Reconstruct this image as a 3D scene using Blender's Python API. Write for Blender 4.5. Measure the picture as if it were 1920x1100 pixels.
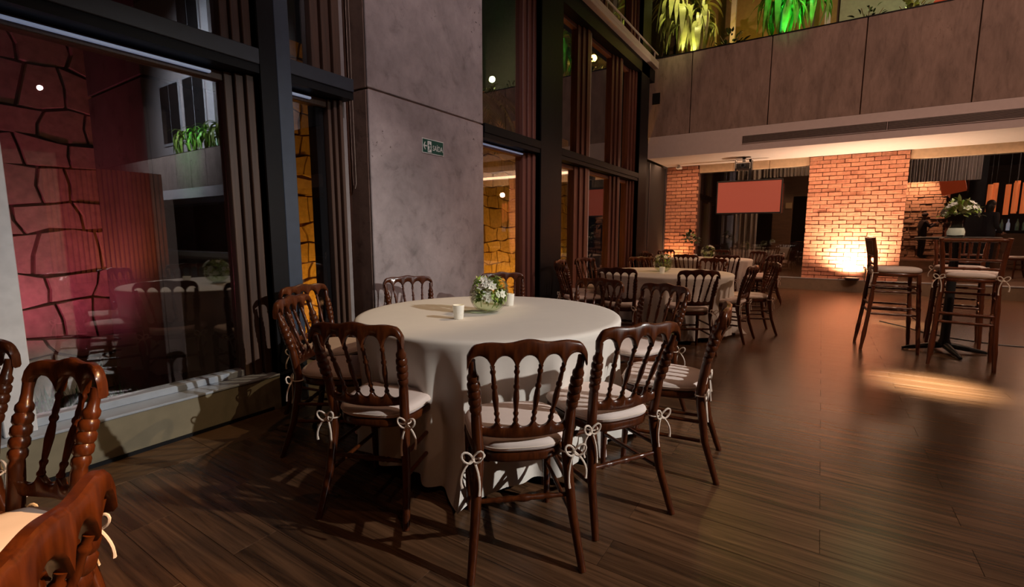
import bpy, bmesh, math, random
from mathutils import Vector, Matrix
random.seed(7)
for o in list(bpy.data.objects): bpy.data.objects.remove(o, do_unlink=True)
SC = bpy.context.scene; COL = SC.collection
R = math.radians; PI = math.pi

# ---------------------------------------------------------------- camera
cd = bpy.data.cameras.new('camera'); cam = bpy.data.objects.new('camera', cd); COL.objects.link(cam)
cd.sensor_width = 36.0; cd.lens = 887.0 / 1920 * 36.0; cd.clip_end = 200; cd.clip_start = .02
CAMZ = 1.25
cam.location = (0, 0, CAMZ); cam.rotation_euler = (R(90) - math.atan(113 / 887), 0, R(33))
SC.camera = cam
# ---------------------------------------------------------------- world: night
w = bpy.data.worlds.new('night'); SC.world = w; w.use_nodes = True
w.node_tree.nodes['Background'].inputs[0].default_value = (.0030, .0028, .0032, 1)
w.node_tree.nodes['Background'].inputs[1].default_value = 1.0
SC.view_settings.view_transform = 'Standard'; SC.view_settings.look = 'None'
SC.view_settings.exposure = -0.12; SC.view_settings.gamma = 1.0; SC.view_settings.use_curve_mapping = False
SC.cycles.max_bounces = 8; SC.cycles.transparent_max_bounces = 24; SC.cycles.glossy_bounces = 4
SC.cycles.caustics_reflective = False; SC.cycles.caustics_refractive = False
# ---------------------------------------------------------------- lamps
def lamp(name, typ, loc, target, energy, color, **kw):
    l = bpy.data.lights.new(name, typ); l.energy = energy; l.color = color
    for k, v in kw.items(): setattr(l, k, v)
    o = bpy.data.objects.new(name, l); COL.objects.link(o); o.location = loc
    if target is not None:
        o.rotation_euler = (Vector(target) - Vector(loc)).to_track_quat('-Z', 'Y').to_euler()
    return o
# key spot on the gallery rail at the right, onto the near table
lamp('key_spot', 'SPOT', (5.2, 2.85, 3.85), (-1.80, 2.0, .45), 1650, (1.0, .96, .90), spot_size=R(36), spot_blend=.9, shadow_soft_size=.035)
lamp('wall_spot', 'SPOT', (3.6, 1.2, 6.8), (-3.2, 3.85, 2.6), 900, (1.0, .82, .86), spot_size=R(34), spot_blend=.9, shadow_soft_size=.07)
lamp('foreground_spot', 'SPOT', (2.6, 3.2, 4.6), (-.95, .15, .75), 3200, (1.0, .56, .24), spot_size=R(20), spot_blend=.7, shadow_soft_size=.05)
lamp('gold_spot', 'SPOT', (1.2, 6.2, 6.1), (-2.78, 1.60, .55), 700, (1.0, .72, .42), spot_size=R(17), spot_blend=.6, shadow_soft_size=.03)
lamp('row_spot', 'SPOT', (4.8, 7.2, 5.2), (-1.6, 6.2, .6), 650, (1.0, .68, .50), spot_size=R(44), spot_blend=.7, shadow_soft_size=.08)
lamp('row_gold', 'SPOT', (1.5, 3.2, 5.6), (-1.9, 7.2, .7), 520, (1.0, .55, .20), spot_size=R(24), spot_blend=.8, shadow_soft_size=.05)
lamp('stool_spot', 'SPOT', (2.4, 2.2, 6.0), (1.05, 6.5, .8), 620, (1.0, .76, .58), spot_size=R(22), spot_blend=.8, shadow_soft_size=.05)
lamp('floor_spot_near', 'SPOT', (1.5, 5.3, 8.2), (.86, 5.08, 0), 42000, (1.0, .87, .62), spot_size=R(6.4), spot_blend=1.0, shadow_soft_size=.16)
lamp('floor_spot_far', 'SPOT', (1.3, 8.8, 8.2), (1.05, 8.35, 0), 9000, (1.0, .84, .58), spot_size=R(7), spot_blend=.9, shadow_soft_size=.04)
for cx0, cy0 in ((0.5, 1.0), (5.5, 1.0), (0.5, 7.0), (5.5, 7.0)):
    lamp('fill_spot', 'SPOT', (cx0, cy0, 8.7), (cx0, cy0, 0), 190, (1.0, .54, .32), spot_size=R(120), spot_blend=1.0, shadow_soft_size=.06)  # added overhead fill for the general ambient light, no fixtures
lamp('parapet_wash', 'SPOT', (3.5, 3.2, 7.2), (.5, 10.8, 3.9), 900, (1.0, .58, .44), spot_size=R(60), spot_blend=.9, shadow_soft_size=.08)
lamp('pillar_uplight', 'SPOT', (.60, 12.13, .37), (.56, 12.60, 2.4), 620, (1.0, .66, .42), spot_size=R(150), spot_blend=1.0, shadow_soft_size=.05)
lamp('corner_uplight', 'SPOT', (-3.05, 12.22, .36), (-3.0, 12.55, 1.8), 70, (1.0, .50, .22), spot_size=R(120), spot_blend=.9, shadow_soft_size=.05)
lamp('soffit_fill', 'AREA', (1.0, 11.7, 2.86), (1.0, 11.7, 0), 85, (1.0, .55, .32), shape='RECTANGLE', size=9, size_y=.5)  # unseen area fill, added to brighten the pier, chairs and floor
lamp('garden_pink', 'SPOT', (-4.55, .75, .25), (-5.2, 1.2, 1.5), 42, (1.0, .14, .36), spot_size=R(120), spot_blend=.9, shadow_soft_size=.1)
lamp('garden_red', 'SPOT', (-4.3, .2, .5), (-4.6, 1.5, 1.3), 22, (1.0, .32, .18), spot_size=R(80), spot_blend=.9, shadow_soft_size=.2)
lamp('garden_amber', 'AREA', (-4.4, 3.6, -.05), (-5.35, 3.7, 1.5), 30, (1.0, .42, .03), shape='RECTANGLE', size=1.2, size_y=.2)
lamp('garden_amber', 'AREA', (-4.4, 8.3, -.05), (-5.35, 8.3, 1.5), 60, (1.0, .42, .03), shape='RECTANGLE', size=3.0, size_y=.2)
lamp('plant_yellow', 'SPOT', (-2.6, 11.0, 5.05), (-2.75, 11.25, 6.2), 16, (.95, .90, .30), spot_size=R(110), spot_blend=.6, shadow_soft_size=.05)
lamp('plant_yellow', 'SPOT', (-2.5, 9.9, 7.6), (-2.75, 11.25, 5.6), 330, (.95, .86, .36), spot_size=R(40), spot_blend=.6, shadow_soft_size=.05)
lamp('plant_green', 'SPOT', (-.75, 11.0, 5.05), (-.75, 11.25, 6.2), 26, (.04, 1.0, .20), spot_size=R(120), spot_blend=.6, shadow_soft_size=.05)
lamp('plant_green', 'SPOT', (-.7, 9.9, 7.6), (-.75, 11.25, 5.5), 420, (.12, 1.0, .28), spot_size=R(32), spot_blend=.6, shadow_soft_size=.05)
lamp('gallery_amber', 'POINT', (-1.7, 11.6, 5.6), None, 14, (1.0, .62, .12), shadow_soft_size=.08)
lamp('gallery_lime', 'POINT', (1.2, 11.3, 5.5), None, 16, (.85, 1.0, .45), shadow_soft_size=.08)
lamp('plant_green_far', 'SPOT', (18.2, 9.4, 7.6), (18.2, 11.2, 5.5), 900, (.1, 1.0, .25), spot_size=R(60), spot_blend=.7, shadow_soft_size=.05)
lamp('gallery_far', 'SPOT', (19, 5.0, 9.5), (19.5, 12, 7.5), 6000, (.8, .86, 1.0), spot_size=R(95), spot_blend=.8, shadow_soft_size=.1)
lamp('slat_warm', 'SPOT', (7.6, 5.0, .2), (9.0, 5.0, 1.8), 120, (1.0, .36, .14), spot_size=R(130), spot_blend=.8, shadow_soft_size=.1)

# ================================================================ materials
MATS = {}
def newmat(name):
    m = bpy.data.materials.new(name); m.use_nodes = True; nt = m.node_tree
    return m, nt, nt.nodes['Principled BSDF']
def N(nt, t, **kw):
    n = nt.nodes.new(t)
    for k, v in kw.items():
        if k in n.inputs: n.inputs[k].default_value = v
        else: setattr(n, k, v)
    return n
def L(nt, a, b): nt.links.new(a, b)
def ramp(nt, fac, stops):
    r = nt.nodes.new('ShaderNodeValToRGB'); e = r.color_ramp.elements
    while len(e) < len(stops): e.new(.5)
    for i, (p, c) in enumerate(stops): e[i].position = p; e[i].color = (*c, 1)
    L(nt, fac, r.inputs[0]); return r
def coords(nt, scale=(1, 1, 1), world=False):
    if world: src = nt.nodes.new('ShaderNodeNewGeometry').outputs['Position']
    else: src = nt.nodes.new('ShaderNodeTexCoord').outputs['Object']
    mp = nt.nodes.new('ShaderNodeMapping'); mp.inputs['Scale'].default_value = scale
    L(nt, src, mp.inputs[0]); return mp.outputs[0]
def bump(nt, b, height, strength=.3, dist=.01):
    n = nt.nodes.new('ShaderNodeBump'); n.inputs['Strength'].default_value = strength; n.inputs['Distance'].default_value = dist
    L(nt, height, n.inputs['Height']); L(nt, n.outputs[0], b.inputs['Normal'])
def plain(name, c, rough=.5, metal=0, spec=None, emit=None, es=0, var=.1):
    m, nt, b = newmat(name)
    nz = N(nt, 'ShaderNodeTexNoise', Scale=14.0, Detail=3.0)
    L(nt, coords(nt), nz.inputs['Vector'])
    r = ramp(nt, nz.outputs[0], [(.3, tuple(x * (1 - var) for x in c)), (.7, tuple(min(1, x * (1 + var * .7)) for x in c))])
    L(nt, r.outputs[0], b.inputs['Base Color'])
    b.inputs['Roughness'].default_value = rough; b.inputs['Metallic'].default_value = metal
    if spec is not None: b.inputs['Specular IOR Level'].default_value = spec
    if emit: b.inputs['Emission Color'].default_value = (*emit, 1); b.inputs['Emission Strength'].default_value = es
    MATS[name] = m; return m
def wood(name, c1, c2, rough=.3, axis=(6, 60, 60), coat=0, rnd=False, world=False, bs=.08):
    m, nt, b = newmat(name)
    v = coords(nt, axis, world)
    if rnd:
        oi = nt.nodes.new('ShaderNodeObjectInfo'); mu = N(nt, 'ShaderNodeMath', operation='MULTIPLY'); mu.inputs[1].default_value = 37.0
        L(nt, oi.outputs['Random'], mu.inputs[0]); va = N(nt, 'ShaderNodeVectorMath', operation='ADD'); L(nt, v, va.inputs[0]); L(nt, mu.outputs[0], va.inputs[1]); v = va.outputs[0]
    nz = N(nt, 'ShaderNodeTexNoise', Scale=1.0, Detail=6.0, Roughness=.62, Distortion=1.2); L(nt, v, nz.inputs['Vector'])
    r = ramp(nt, nz.outputs[0], [(.28, c1), (.5, tuple((a + b_) / 2 for a, b_ in zip(c1, c2))), (.72, c2)])
    col = r.outputs[0]
    if rnd:
        hs = nt.nodes.new('ShaderNodeHueSaturation'); mr = N(nt, 'ShaderNodeMapRange'); mr.inputs[3].default_value = .86; mr.inputs[4].default_value = 1.12
        L(nt, oi.outputs['Random'], mr.inputs[0]); L(nt, mr.outputs[0], hs.inputs['Value']); L(nt, col, hs.inputs['Color']); col = hs.outputs[0]
    L(nt, col, b.inputs['Base Color']); b.inputs['Roughness'].default_value = rough
    if coat: b.inputs['Specular IOR Level'].default_value = .3
    if coat: b.inputs['Coat Weight'].default_value = coat; b.inputs['Coat Roughness'].default_value = .12
    bump(nt, b, nz.outputs[0], bs, .004)
    MATS[name] = m; return m
def concrete(name, c, sx=(1, 1, 1), dark=.55):
    m, nt, b = newmat(name)
    v = coords(nt, sx)
    n1 = N(nt, 'ShaderNodeTexNoise', Scale=1.3, Detail=8.0, Roughness=.62, Distortion=.5); L(nt, v, n1.inputs['Vector'])
    n2 = N(nt, 'ShaderNodeTexNoise', Scale=7.0, Detail=8.0, Roughness=.62, Distortion=.35); L(nt, v, n2.inputs['Vector'])
    n3 = N(nt, 'ShaderNodeTexNoise', Scale=26.0, Detail=3.0, Roughness=.6); L(nt, v, n3.inputs['Vector'])
    r1 = ramp(nt, n1.outputs[0], [(.28, tuple(x * .60 for x in c)), (.5, tuple(x * .95 for x in c)), (.72, tuple(min(1, x * 1.18) for x in c))])
    r2 = ramp(nt, n2.outputs[0], [(.30, (dark,) * 3), (.44, (.90,) * 3), (.72, (1.10,) * 3)])
    mx = N(nt, 'ShaderNodeMix', data_type='RGBA', blend_type='MULTIPLY'); mx.inputs[0].default_value = 1
    L(nt, r1.outputs[0], mx.inputs[6]); L(nt, r2.outputs[0], mx.inputs[7])
    # small pits gathered in patches
    r3 = ramp(nt, n3.outputs[0], [(.30, (1, 1, 1)), (.36, (0, 0, 0))]); r4 = ramp(nt, n1.outputs[0], [(.55, (0, 0, 0)), (.66, (1, 1, 1))])
    pm = N(nt, 'ShaderNodeMath', operation='MULTIPLY'); L(nt, r3.outputs[0], pm.inputs[0]); L(nt, r4.outputs[0], pm.inputs[1])
    m2 = N(nt, 'ShaderNodeMix', data_type='RGBA'); L(nt, pm.outputs[0], m2.inputs[0]); L(nt, mx.outputs[2], m2.inputs[6]); m2.inputs[7].default_value = (.05, .035, .03, 1)
    L(nt, m2.outputs[2], b.inputs['Base Color']); b.inputs['Roughness'].default_value = .78
    bump(nt, b, n2.outputs[0], .35, .012)
    MATS[name] = m; return m
def glass(name, tint=(1, 1, 1), ior=1.5, rough=0.0, boost=0.0):
    m = bpy.data.materials.new(name); m.use_nodes = True; nt = m.node_tree; nt.nodes.clear()
    out = nt.nodes.new('ShaderNodeOutputMaterial'); tr = nt.nodes.new('ShaderNodeBsdfTransparent'); tr.inputs[0].default_value = (*tint, 1)
    gl = nt.nodes.new('ShaderNodeBsdfGlossy'); gl.inputs['Roughness'].default_value = rough
    fr = nt.nodes.new('ShaderNodeFresnel')
    # thin sheet: the inner faces reflect like the outer ones (no total internal reflection)
    ge = nt.nodes.new('ShaderNodeNewGeometry'); mr = N(nt, 'ShaderNodeMapRange'); mr.inputs[3].default_value = ior; mr.inputs[4].default_value = 1 / ior
    L(nt, ge.outputs['Backfacing'], mr.inputs[0]); L(nt, mr.outputs[0], fr.inputs[0])
    ad = N(nt, 'ShaderNodeMath', operation='ADD', use_clamp=True); ad.inputs[1].default_value = boost; L(nt, fr.outputs[0], ad.inputs[0])
    mx = nt.nodes.new('ShaderNodeMixShader'); L(nt, ad.outputs[0], mx.inputs[0]); L(nt, tr.outputs[0], mx.inputs[1]); L(nt, gl.outputs[0], mx.inputs[2])
    L(nt, mx.outputs[0], out.inputs[0]); MATS[name] = m; return m
def brickmat(name, c1, c2):
    m, nt, b = newmat(name)
    oi = nt.nodes.new('ShaderNodeObjectInfo'); r = ramp(nt, oi.outputs['Random'], [(0, c1), (.5, c2), (1, tuple((a * .6 + b_ * .5) for a, b_ in zip(c1, c2)))])
    nz = N(nt, 'ShaderNodeTexNoise', Scale=18.0, Detail=6.0); L(nt, coords(nt, world=True), nz.inputs['Vector'])
    r2 = ramp(nt, nz.outputs[0], [(.3, (.75,) * 3), (.7, (1.1,) * 3)])
    mx = N(nt, 'ShaderNodeMix', data_type='RGBA', blend_type='MULTIPLY'); mx.inputs[0].default_value = 1
    L(nt, r.outputs[0], mx.inputs[6]); L(nt, r2.outputs[0], mx.inputs[7]); L(nt, mx.outputs[2], b.inputs['Base Color'])
    b.inputs['Roughness'].default_value = .85; bump(nt, b, nz.outputs[0], .5, .01); MATS[name] = m; return m
def leafmat(name, c1, c2):
    m, nt, b = newmat(name)
    oi = nt.nodes.new('ShaderNodeObjectInfo'); r = ramp(nt, oi.outputs['Random'], [(0, c1), (1, c2)])
    wv = N(nt, 'ShaderNodeTexNoise', Scale=3.0, Detail=3.0); L(nt, coords(nt, (30, 2, 2)), wv.inputs['Vector'])
    r2 = ramp(nt, wv.outputs[0], [(.3, (.7,) * 3), (.7, (1.15,) * 3)])
    mx = N(nt, 'ShaderNodeMix', data_type='RGBA', blend_type='MULTIPLY'); mx.inputs[0].default_value = 1
    L(nt, r.outputs[0], mx.inputs[6]); L(nt, r2.outputs[0], mx.inputs[7]); L(nt, mx.outputs[2], b.inputs['Base Color'])
    b.inputs['Roughness'].default_value = .4; MATS[name] = m; return m

wood('chair_wood', (.034, .0075, .0028), (.105, .025, .0055), rough=.30, axis=(40, 40, 6), coat=.15, bs=.03)
wood('stool_wood', (.085, .022, .010), (.16, .045, .018), rough=.28, axis=(40, 40, 6), coat=.3, bs=.03)
wood('floor_wood', (.019, .008, .004), (.165, .082, .040), rough=.27, axis=(.9, 24, 1), rnd=True, world=True, bs=.10)
wood('border_wood', (.07, .034, .014), (.15, .080, .034), rough=.5, axis=(26, 1.6, 1), rnd=True, world=True)
wood('jamb_wood', (.12, .044, .033), (.22, .086, .062), rough=.5, axis=(50, 50, 1.5))
wood('slat_wood', (.22, .09, .04), (.42, .20, .10), rough=.5, axis=(50, 50, 1.5))
wood('panel_wood', (.10, .05, .025), (.18, .09, .045), rough=.5, axis=(3, 3, 40))
concrete('column_concrete', (.36, .31, .305), dark=.66)
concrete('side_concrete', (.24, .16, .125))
concrete('parapet_concrete', (.36, .27, .225), sx=(2.2, 2.2, .6), dark=.7)
concrete('garden_concrete', (.16, .11, .10))
plain('steel_black', (.008, .008, .010), .5, spec=.15)
plain('steel_blue', (.026, .031, .045), .42)
plain('steel_lit', (.040, .054, .084), .4)  # blue light on the near post's flange, put into a lighter steel colour
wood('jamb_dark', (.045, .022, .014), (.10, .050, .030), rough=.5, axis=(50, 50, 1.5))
plain('frame_grey', (.26, .23, .22), .5)
plain('sill_beige', (.20, .17, .11), .6)
plain('sill_grey', (.34, .38, .44), .35)
plain('frame_light', (.55, .52, .58), .45)
plain('frame_white', (.66, .66, .68), .5)
plain('plaster', (.74, .67, .65), .7, var=.03)
plain('plaster_cream', (.62, .46, .30), .7)
plain('plaster_dark', (.14, .10, .08), .8)
plain('grout', (.16, .07, .045), .9)
plain('plinth', (.20, .15, .10), .6)
plain('cloth', (.76, .71, .65), .9, spec=.1, var=.015)
plain('cushion', (.74, .62, .57), .85, spec=.15, var=.03)
plain('tie', (.74, .62, .52), .8)
plain('black_plastic', (.012, .012, .013), .4)
plain('dark_void', (.010, .008, .008), .8)
plain('screen', (.02, .01, .01), .4, emit=(1.0, .165, .085), es=.34)
plain('screen_blue', (.02, .02, .02), .4, emit=(.35, .6, 1.0), es=.8)
plain('sign_green', (.004, .075, .055), .4)
plain('sign_white', (.75, .78, .75), .5)
plain('led', (.8, .8, .8), .4, emit=(.45, .62, 1.0), es=.20)
plain('grille', (.23, .19, .17), .5)
plain('grille_dark', (.05, .042, .04), .7)
plain('white_plastic', (.75, .72, .68), .5)
plain('wax', (.80, .74, .58), .5, emit=(1.0, .72, .38), es=.25)
plain('votive_glass', (.80, .78, .72), .35, emit=(1.0, .85, .6), es=.10)
plain('flame', (1, .8, .4), .5, emit=(1.0, .62, .2), es=6)
plain('petal', (.86, .85, .80), .6)
plain('petal_lime', (.42, .55, .16), .6)
plain('soil', (.03, .022, .015), .9)
plain('trunk', (.24, .17, .10), .8)
plain('skin', (.45, .26, .18), .6)
plain('dark_cloth', (.012, .012, .018), .8)
plain('hair', (.012, .009, .008), .6)
plain('curtain', (.30, .26, .24), .8)
plain('pendant', (.5, .15, .04), .5, emit=(1.0, .22, .06), es=.6)
plain('bottle', (.10, .22, .16), .2)
plain('bottle_pale', (.5, .6, .7), .2, emit=(.6, .75, 1.0), es=.25)
plain('red_glow', (.4, .06, .02), .5, emit=(1.0, .12, .03), es=.20)  # glows by itself: imitated screen reflection, also the gallery planter
plain('exit_lit', (.3, .2, .1), .5, emit=(1.0, .45, .15), es=.05)
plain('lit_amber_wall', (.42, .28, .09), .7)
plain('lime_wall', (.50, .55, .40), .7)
plain('grass', (.03, .09, .02), .9)
plain('earth', (.03, .025, .02), .9)
plain('string', (.35, .28, .22), .7)
plain('rope_red', (.30, .02, .02), .6)
brickmat('brick', (.52, .22, .14), (.66, .32, .20))
brickmat('stone', (.42, .30, .20), (.56, .42, .28))
leafmat('leaf', (.18, .34, .04), (.46, .58, .12))
leafmat('leaf_pale', (.34, .38, .10), (.60, .60, .24))
leafmat('leaf_dark', (.04, .08, .02), (.10, .17, .04))
glass('window_glass', (.88, .88, .88), 2.3, 0, .0)
glass('far_glass', (.84, .82, .80), 1.8, 0, .05)
glass('bowl_glass', (.93, .95, .90), 1.35, 0)
glass('water', (.86, .92, .80), 1.12, 0)

# ================================================================ mesh helpers
class MB:
    def __init__(s): s.v = []; s.f = []
    def add(s, V, F):
        n = len(s.v); s.v += [tuple(p) for p in V]; s.f += [tuple(i + n for i in f) for f in F]; return s
    def box(s, x0, x1, y0, y1, z0, z1, bev=0):
        if bev <= 0:
            V = [(x, y, z) for z in (z0, z1) for y in (y0, y1) for x in (x0, x1)]
            return s.add(V, [(0, 2, 3, 1), (4, 5, 7, 6), (0, 1, 5, 4), (2, 6, 7, 3), (0, 4, 6, 2), (1, 3, 7, 5)])
        bm = bmesh.new(); bmesh.ops.create_cube(bm, size=1)
        for v in bm.verts: v.co = Vector(((x0 + x1) / 2 + v.co.x * (x1 - x0), (y0 + y1) / 2 + v.co.y * (y1 - y0), (z0 + z1) / 2 + v.co.z * (z1 - z0)))
        bmesh.ops.bevel(bm, geom=bm.edges[:], offset=bev, segments=1, affect='EDGES')
        bm.verts.index_update(); s.add([v.co for v in bm.verts], [[v.index for v in f.verts] for f in bm.faces]); bm.free(); return s
    def sweep(s, P, rad, seg=10, cap=True, up=(0, 0, 1)):
        P = [Vector(p) for p in P]; n = len(P); rings = []
        if not hasattr(rad, '__len__'): rad = [rad] * n
        prev = None; V = []
        for i, p in enumerate(P):
            t = (P[min(i + 1, n - 1)] - P[max(i - 1, 0)])
            t = t.normalized() if t.length > 1e-9 else Vector((0, 0, 1))
            if prev is None:
                a = Vector((1, 0, 0)) if abs(t.x) < .8 else Vector((0, 1, 0))
            else: a = prev
            u = (a - t * a.dot(t)).normalized(); q = t.cross(u); prev = u
            for k in range(seg):
                an = 2 * PI * k / seg; V.append(p + (u * math.cos(an) + q * math.sin(an)) * rad[i])
        F = [(i * seg + k, i * seg + (k + 1) % seg, (i + 1) * seg + (k + 1) % seg, (i + 1) * seg + k) for i in range(n - 1) for k in range(seg)]
        if cap: F += [tuple(reversed(range(seg))), tuple(range((n - 1) * seg, n * seg))]
        return s.add(V, F)
    def lathe(s, prof, seg=24, c=(0, 0, 0), closed=False):
        V = [(c[0] + r * math.cos(2 * PI * k / seg), c[1] + r * math.sin(2 * PI * k / seg), c[2] + z) for r, z in prof for k in range(seg)]
        n = len(prof)
        F = [(i * seg + k, i * seg + (k + 1) % seg, (i + 1) * seg + (k + 1) % seg, (i + 1) * seg + k) for i in range(n - 1) for k in range(seg)]
        if closed: F += [tuple(reversed(range(seg))), tuple(range((n - 1) * seg, n * seg))]
        return s.add(V, F)
    def prism(s, pts, z0, z1, axis='z', inset=0):
        # pts: 2D polygon, extruded along axis
        n = len(pts)
        cx = sum(p[0] for p in pts) / n; cy = sum(p[1] for p in pts) / n
        def mk(p, h):
            return {'z': (p[0], p[1], h), 'y': (p[0], h, p[1]), 'x': (h, p[0], p[1])}[axis]
        top = [(cx + (p[0] - cx) * (1 - inset), cy + (p[1] - cy) * (1 - inset)) for p in pts]
        V = [mk(p, z0) for p in pts] + [mk(p, z1) for p in top]
        F = [tuple(range(n)), tuple(range(2 * n - 1, n - 1, -1))] + [(i, n + i, n + (i + 1) % n, (i + 1) % n) for i in range(n)]
        return s.add(V, F)
    def mesh(s, name, mat, smooth=False):
        me = bpy.data.meshes.new(name); me.from_pydata(s.v, [], s.f); me.update()
        bm = bmesh.new(); bm.from_mesh(me); bmesh.ops.recalc_face_normals(bm, faces=bm.faces[:]); bm.to_mesh(me); bm.free()
        if mat: me.materials.append(MATS[mat])
        if smooth:
            me.polygons.foreach_set('use_smooth', [True] * len(me.polygons))
            try: me.set_sharp_from_angle(angle=R(50))
            except Exception: pass
        return me
    def build(s, name, mat, parent=None, smooth=False, **kw):
        return link(name, s.mesh(name, mat, smooth), parent, **kw)
def link(name, me, parent=None, loc=None, rot=None, scale=None):
    o = bpy.data.objects.new(name, me); COL.objects.link(o)
    if parent: o.parent = parent
    if loc is not None: o.location = loc
    if rot is not None: o.rotation_euler = rot
    if scale is not None: o.scale = scale
    return o
def tag(o, label, cat, group=None):
    o['label'] = label; o['category'] = cat
    if group: o['group'] = group
    return o
def struct(o): o['kind'] = 'structure'; return o
def stuff(o): o['kind'] = 'stuff'; return o
def empty(name, loc=(0, 0, 0), rz=0):
    o = bpy.data.objects.new(name, None); COL.objects.link(o); o.location = loc; o.rotation_euler = (0, 0, rz); o.empty_display_size = .1; return o
def inst(spec, name, loc, rz, label, cat, group=None):
    root = empty(name, loc, rz); tag(root, label, cat, group)
    def rec(items, par):
        for it in items:
            o = link(it[0], it[1], par)
            if len(it) > 2 and it[2]: o.location = it[2]
            if len(it) > 3 and it[3]: rec(it[3], o)
    rec(spec, root); return root
def lerp(a, b, t): return tuple(x + (y - x) * t for x, y in zip(a, b))
def interp(keys, x):
    for (a, va), (b, vb) in zip(keys, keys[1:]):
        if x <= b:
            t = (x - a) / (b - a) if b > a else 0
            return lerp(va, vb, t) if hasattr(va, '__len__') else va + (vb - va) * t
    return keys[-1][1]

# ================================================================ setting
# ---- floor: planks run along X; joints staggered
PW, PL = .18, 1.22
base = struct(MB().box(-3.35, 30.2, -5.2, 12.45, -.12, -.0155).build('floor', 'dark_void'))
cx_, cy_ = -math.sin(R(33)), math.cos(R(33))
planks = []
row = 0; y = 2.10 - PW * 40
while y < 12.40:
    off = .08 if (round((y - 2.10) / PW) % 2 == 0) else .59
    x = off - PL * 40
    while x < 30.0:
        x0, x1 = max(x, -2.87), min(x + PL, 30.0); y1 = min(y + PW, 12.40)
        if x1 - x0 > .02 and y > -5 and y1 - y > .02: planks.append((x0, x1, y, y1))
        x += PL
    y += PW
def score(p):
    mx, my = (p[0] + p[1]) / 2, (p[2] + p[3]) / 2
    dep = mx * cx_ + my * cy_; lat = mx * cy_ - my * cx_
    if dep < .35 or abs(lat) > dep * 1.16 + .55: return 1e9
    return dep
planks.sort(key=score)
pmesh = {}
rest = MB()
for i, (x0, x1, y0, y1) in enumerate(planks):
    if i < 300 and score(planks[i]) < 1e8:
        k = (round(x1 - x0, 3), round(y1 - y0, 3))
        if k not in pmesh:
            pmesh[k] = MB().box(0, k[0] - .0012, 0, k[1] - .0012, -.015, 0, .0007).mesh('plank', 'floor_wood')
        link('plank', pmesh[k], base, (x0, y0, 0))
    else:
        g = .0006; rest.box(x0 + g, x1 - g, y0 + g, y1 - g, -.015, 0)
stuff(rest.build('plank_field', 'floor_wood', base))
for i in range(14):
    y0 = -5 + i * 1.25
    link('border_plank', MB().box(-3.2, -2.874, y0 + .001, min(y0 + 1.249, 12.4), -.015, 0, .0012).mesh('border_plank', 'border_wood'), base)

# ---- window wall on the left (x = -3.2 face; glass at -3.40)
XF, XG = -3.2, -3.40
wl = struct(MB().box(-3.62, -3.2, -5.2, 2.76, -.02, .235).box(-3.62, -3.2, 4.36, 12.45, -.02, .12).build('wall_left', 'sill_beige'))
MB().box(-3.46, -3.195, -5.2, 1.86, .235, .25, .003).build('sill_board', 'sill_grey', wl)
MB().box(-3.212, -3.188, -5.2, 1.80, -.0, .02).build('skirting_strip', 'steel_black', wl)
def strct_box(name, mat, *b, bev=.004, parent=None):
    o = MB().box(*b, bev).build(name, mat, parent)
    if parent is None: struct(o)
    return o
# steel posts (H sections) and transoms
trim = [0]
def post(y0, y1, z1=9.0, blue=True):
    trim[0] += 1
    o = struct(MB().box(XF - .02, XF, y0, y1, 0, z1).box(XF - .24, XF - .02, (y0 + y1) / 2 - .02, (y0 + y1) / 2 + .02, 0, z1).box(XF - .26, XF - .24, y0, y1, 0, z1).build('trim_%d' % trim[0], 'steel_black'))
    return o
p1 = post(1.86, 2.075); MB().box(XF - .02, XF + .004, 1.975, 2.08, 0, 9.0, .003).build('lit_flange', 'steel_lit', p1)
p2 = post(5.64, 6.24); p3 = post(9.65, 10.16)
p0 = post(-1.75, -1.53)
def transom(y0, y1, z0, z1, xd=.2, mat='steel_blue', led=True):
    trim[0] += 1
    o = struct(MB().box(XF - xd, XF, y0, y1, z0, z1, .004).build('trim_%d' % trim[0], mat))
    MB().box(XF - xd, XF - .012, y0, y1, z0 - .055, z0).build('under_flange', 'steel_black', o)
    return o
transom(-1.53, 1.86, 2.36, 2.46); transom(2.075, 2.62, 2.36, 2.46); transom(4.38, 5.64, 2.36, 2.46, mat='steel_black'); transom(6.24, 9.65, 2.36, 2.46, mat='steel_black')
# upper beam with ledge, curtain rail
trim[0] += 1
ub = struct(MB().box(XF - .25, XF, 4.38, 10.5, 4.42, 4.66).build('trim_%d' % trim[0], 'steel_black'))
MB().box(XF - .02, XF + .10, 4.0, 10.42, 4.66, 4.72, .004).build('ledge', 'plaster', ub)
MB().box(XF + .085, XF + .10, 4.0, 10.42, 4.72, 4.80, .003).build('ledge_lip', 'plaster', ub)
MB().box(XF + .06, XF + .085, 4.0, 10.42, 4.93, 4.96, .004).build('hand_rail', 'plaster', ub)
for i in range(7):
    yy = 4.3 + i * .98; MB().box(XF + .062, XF + .082, yy, yy + .03, 4.72, 4.93).build('rail_post', 'plaster', ub)
trim[0] += 1
struct(MB().box(XF - .25, XF, -1.53, 4.3, 5.3, 5.6).build('trim_%d' % trim[0], 'steel_black'))
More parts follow.
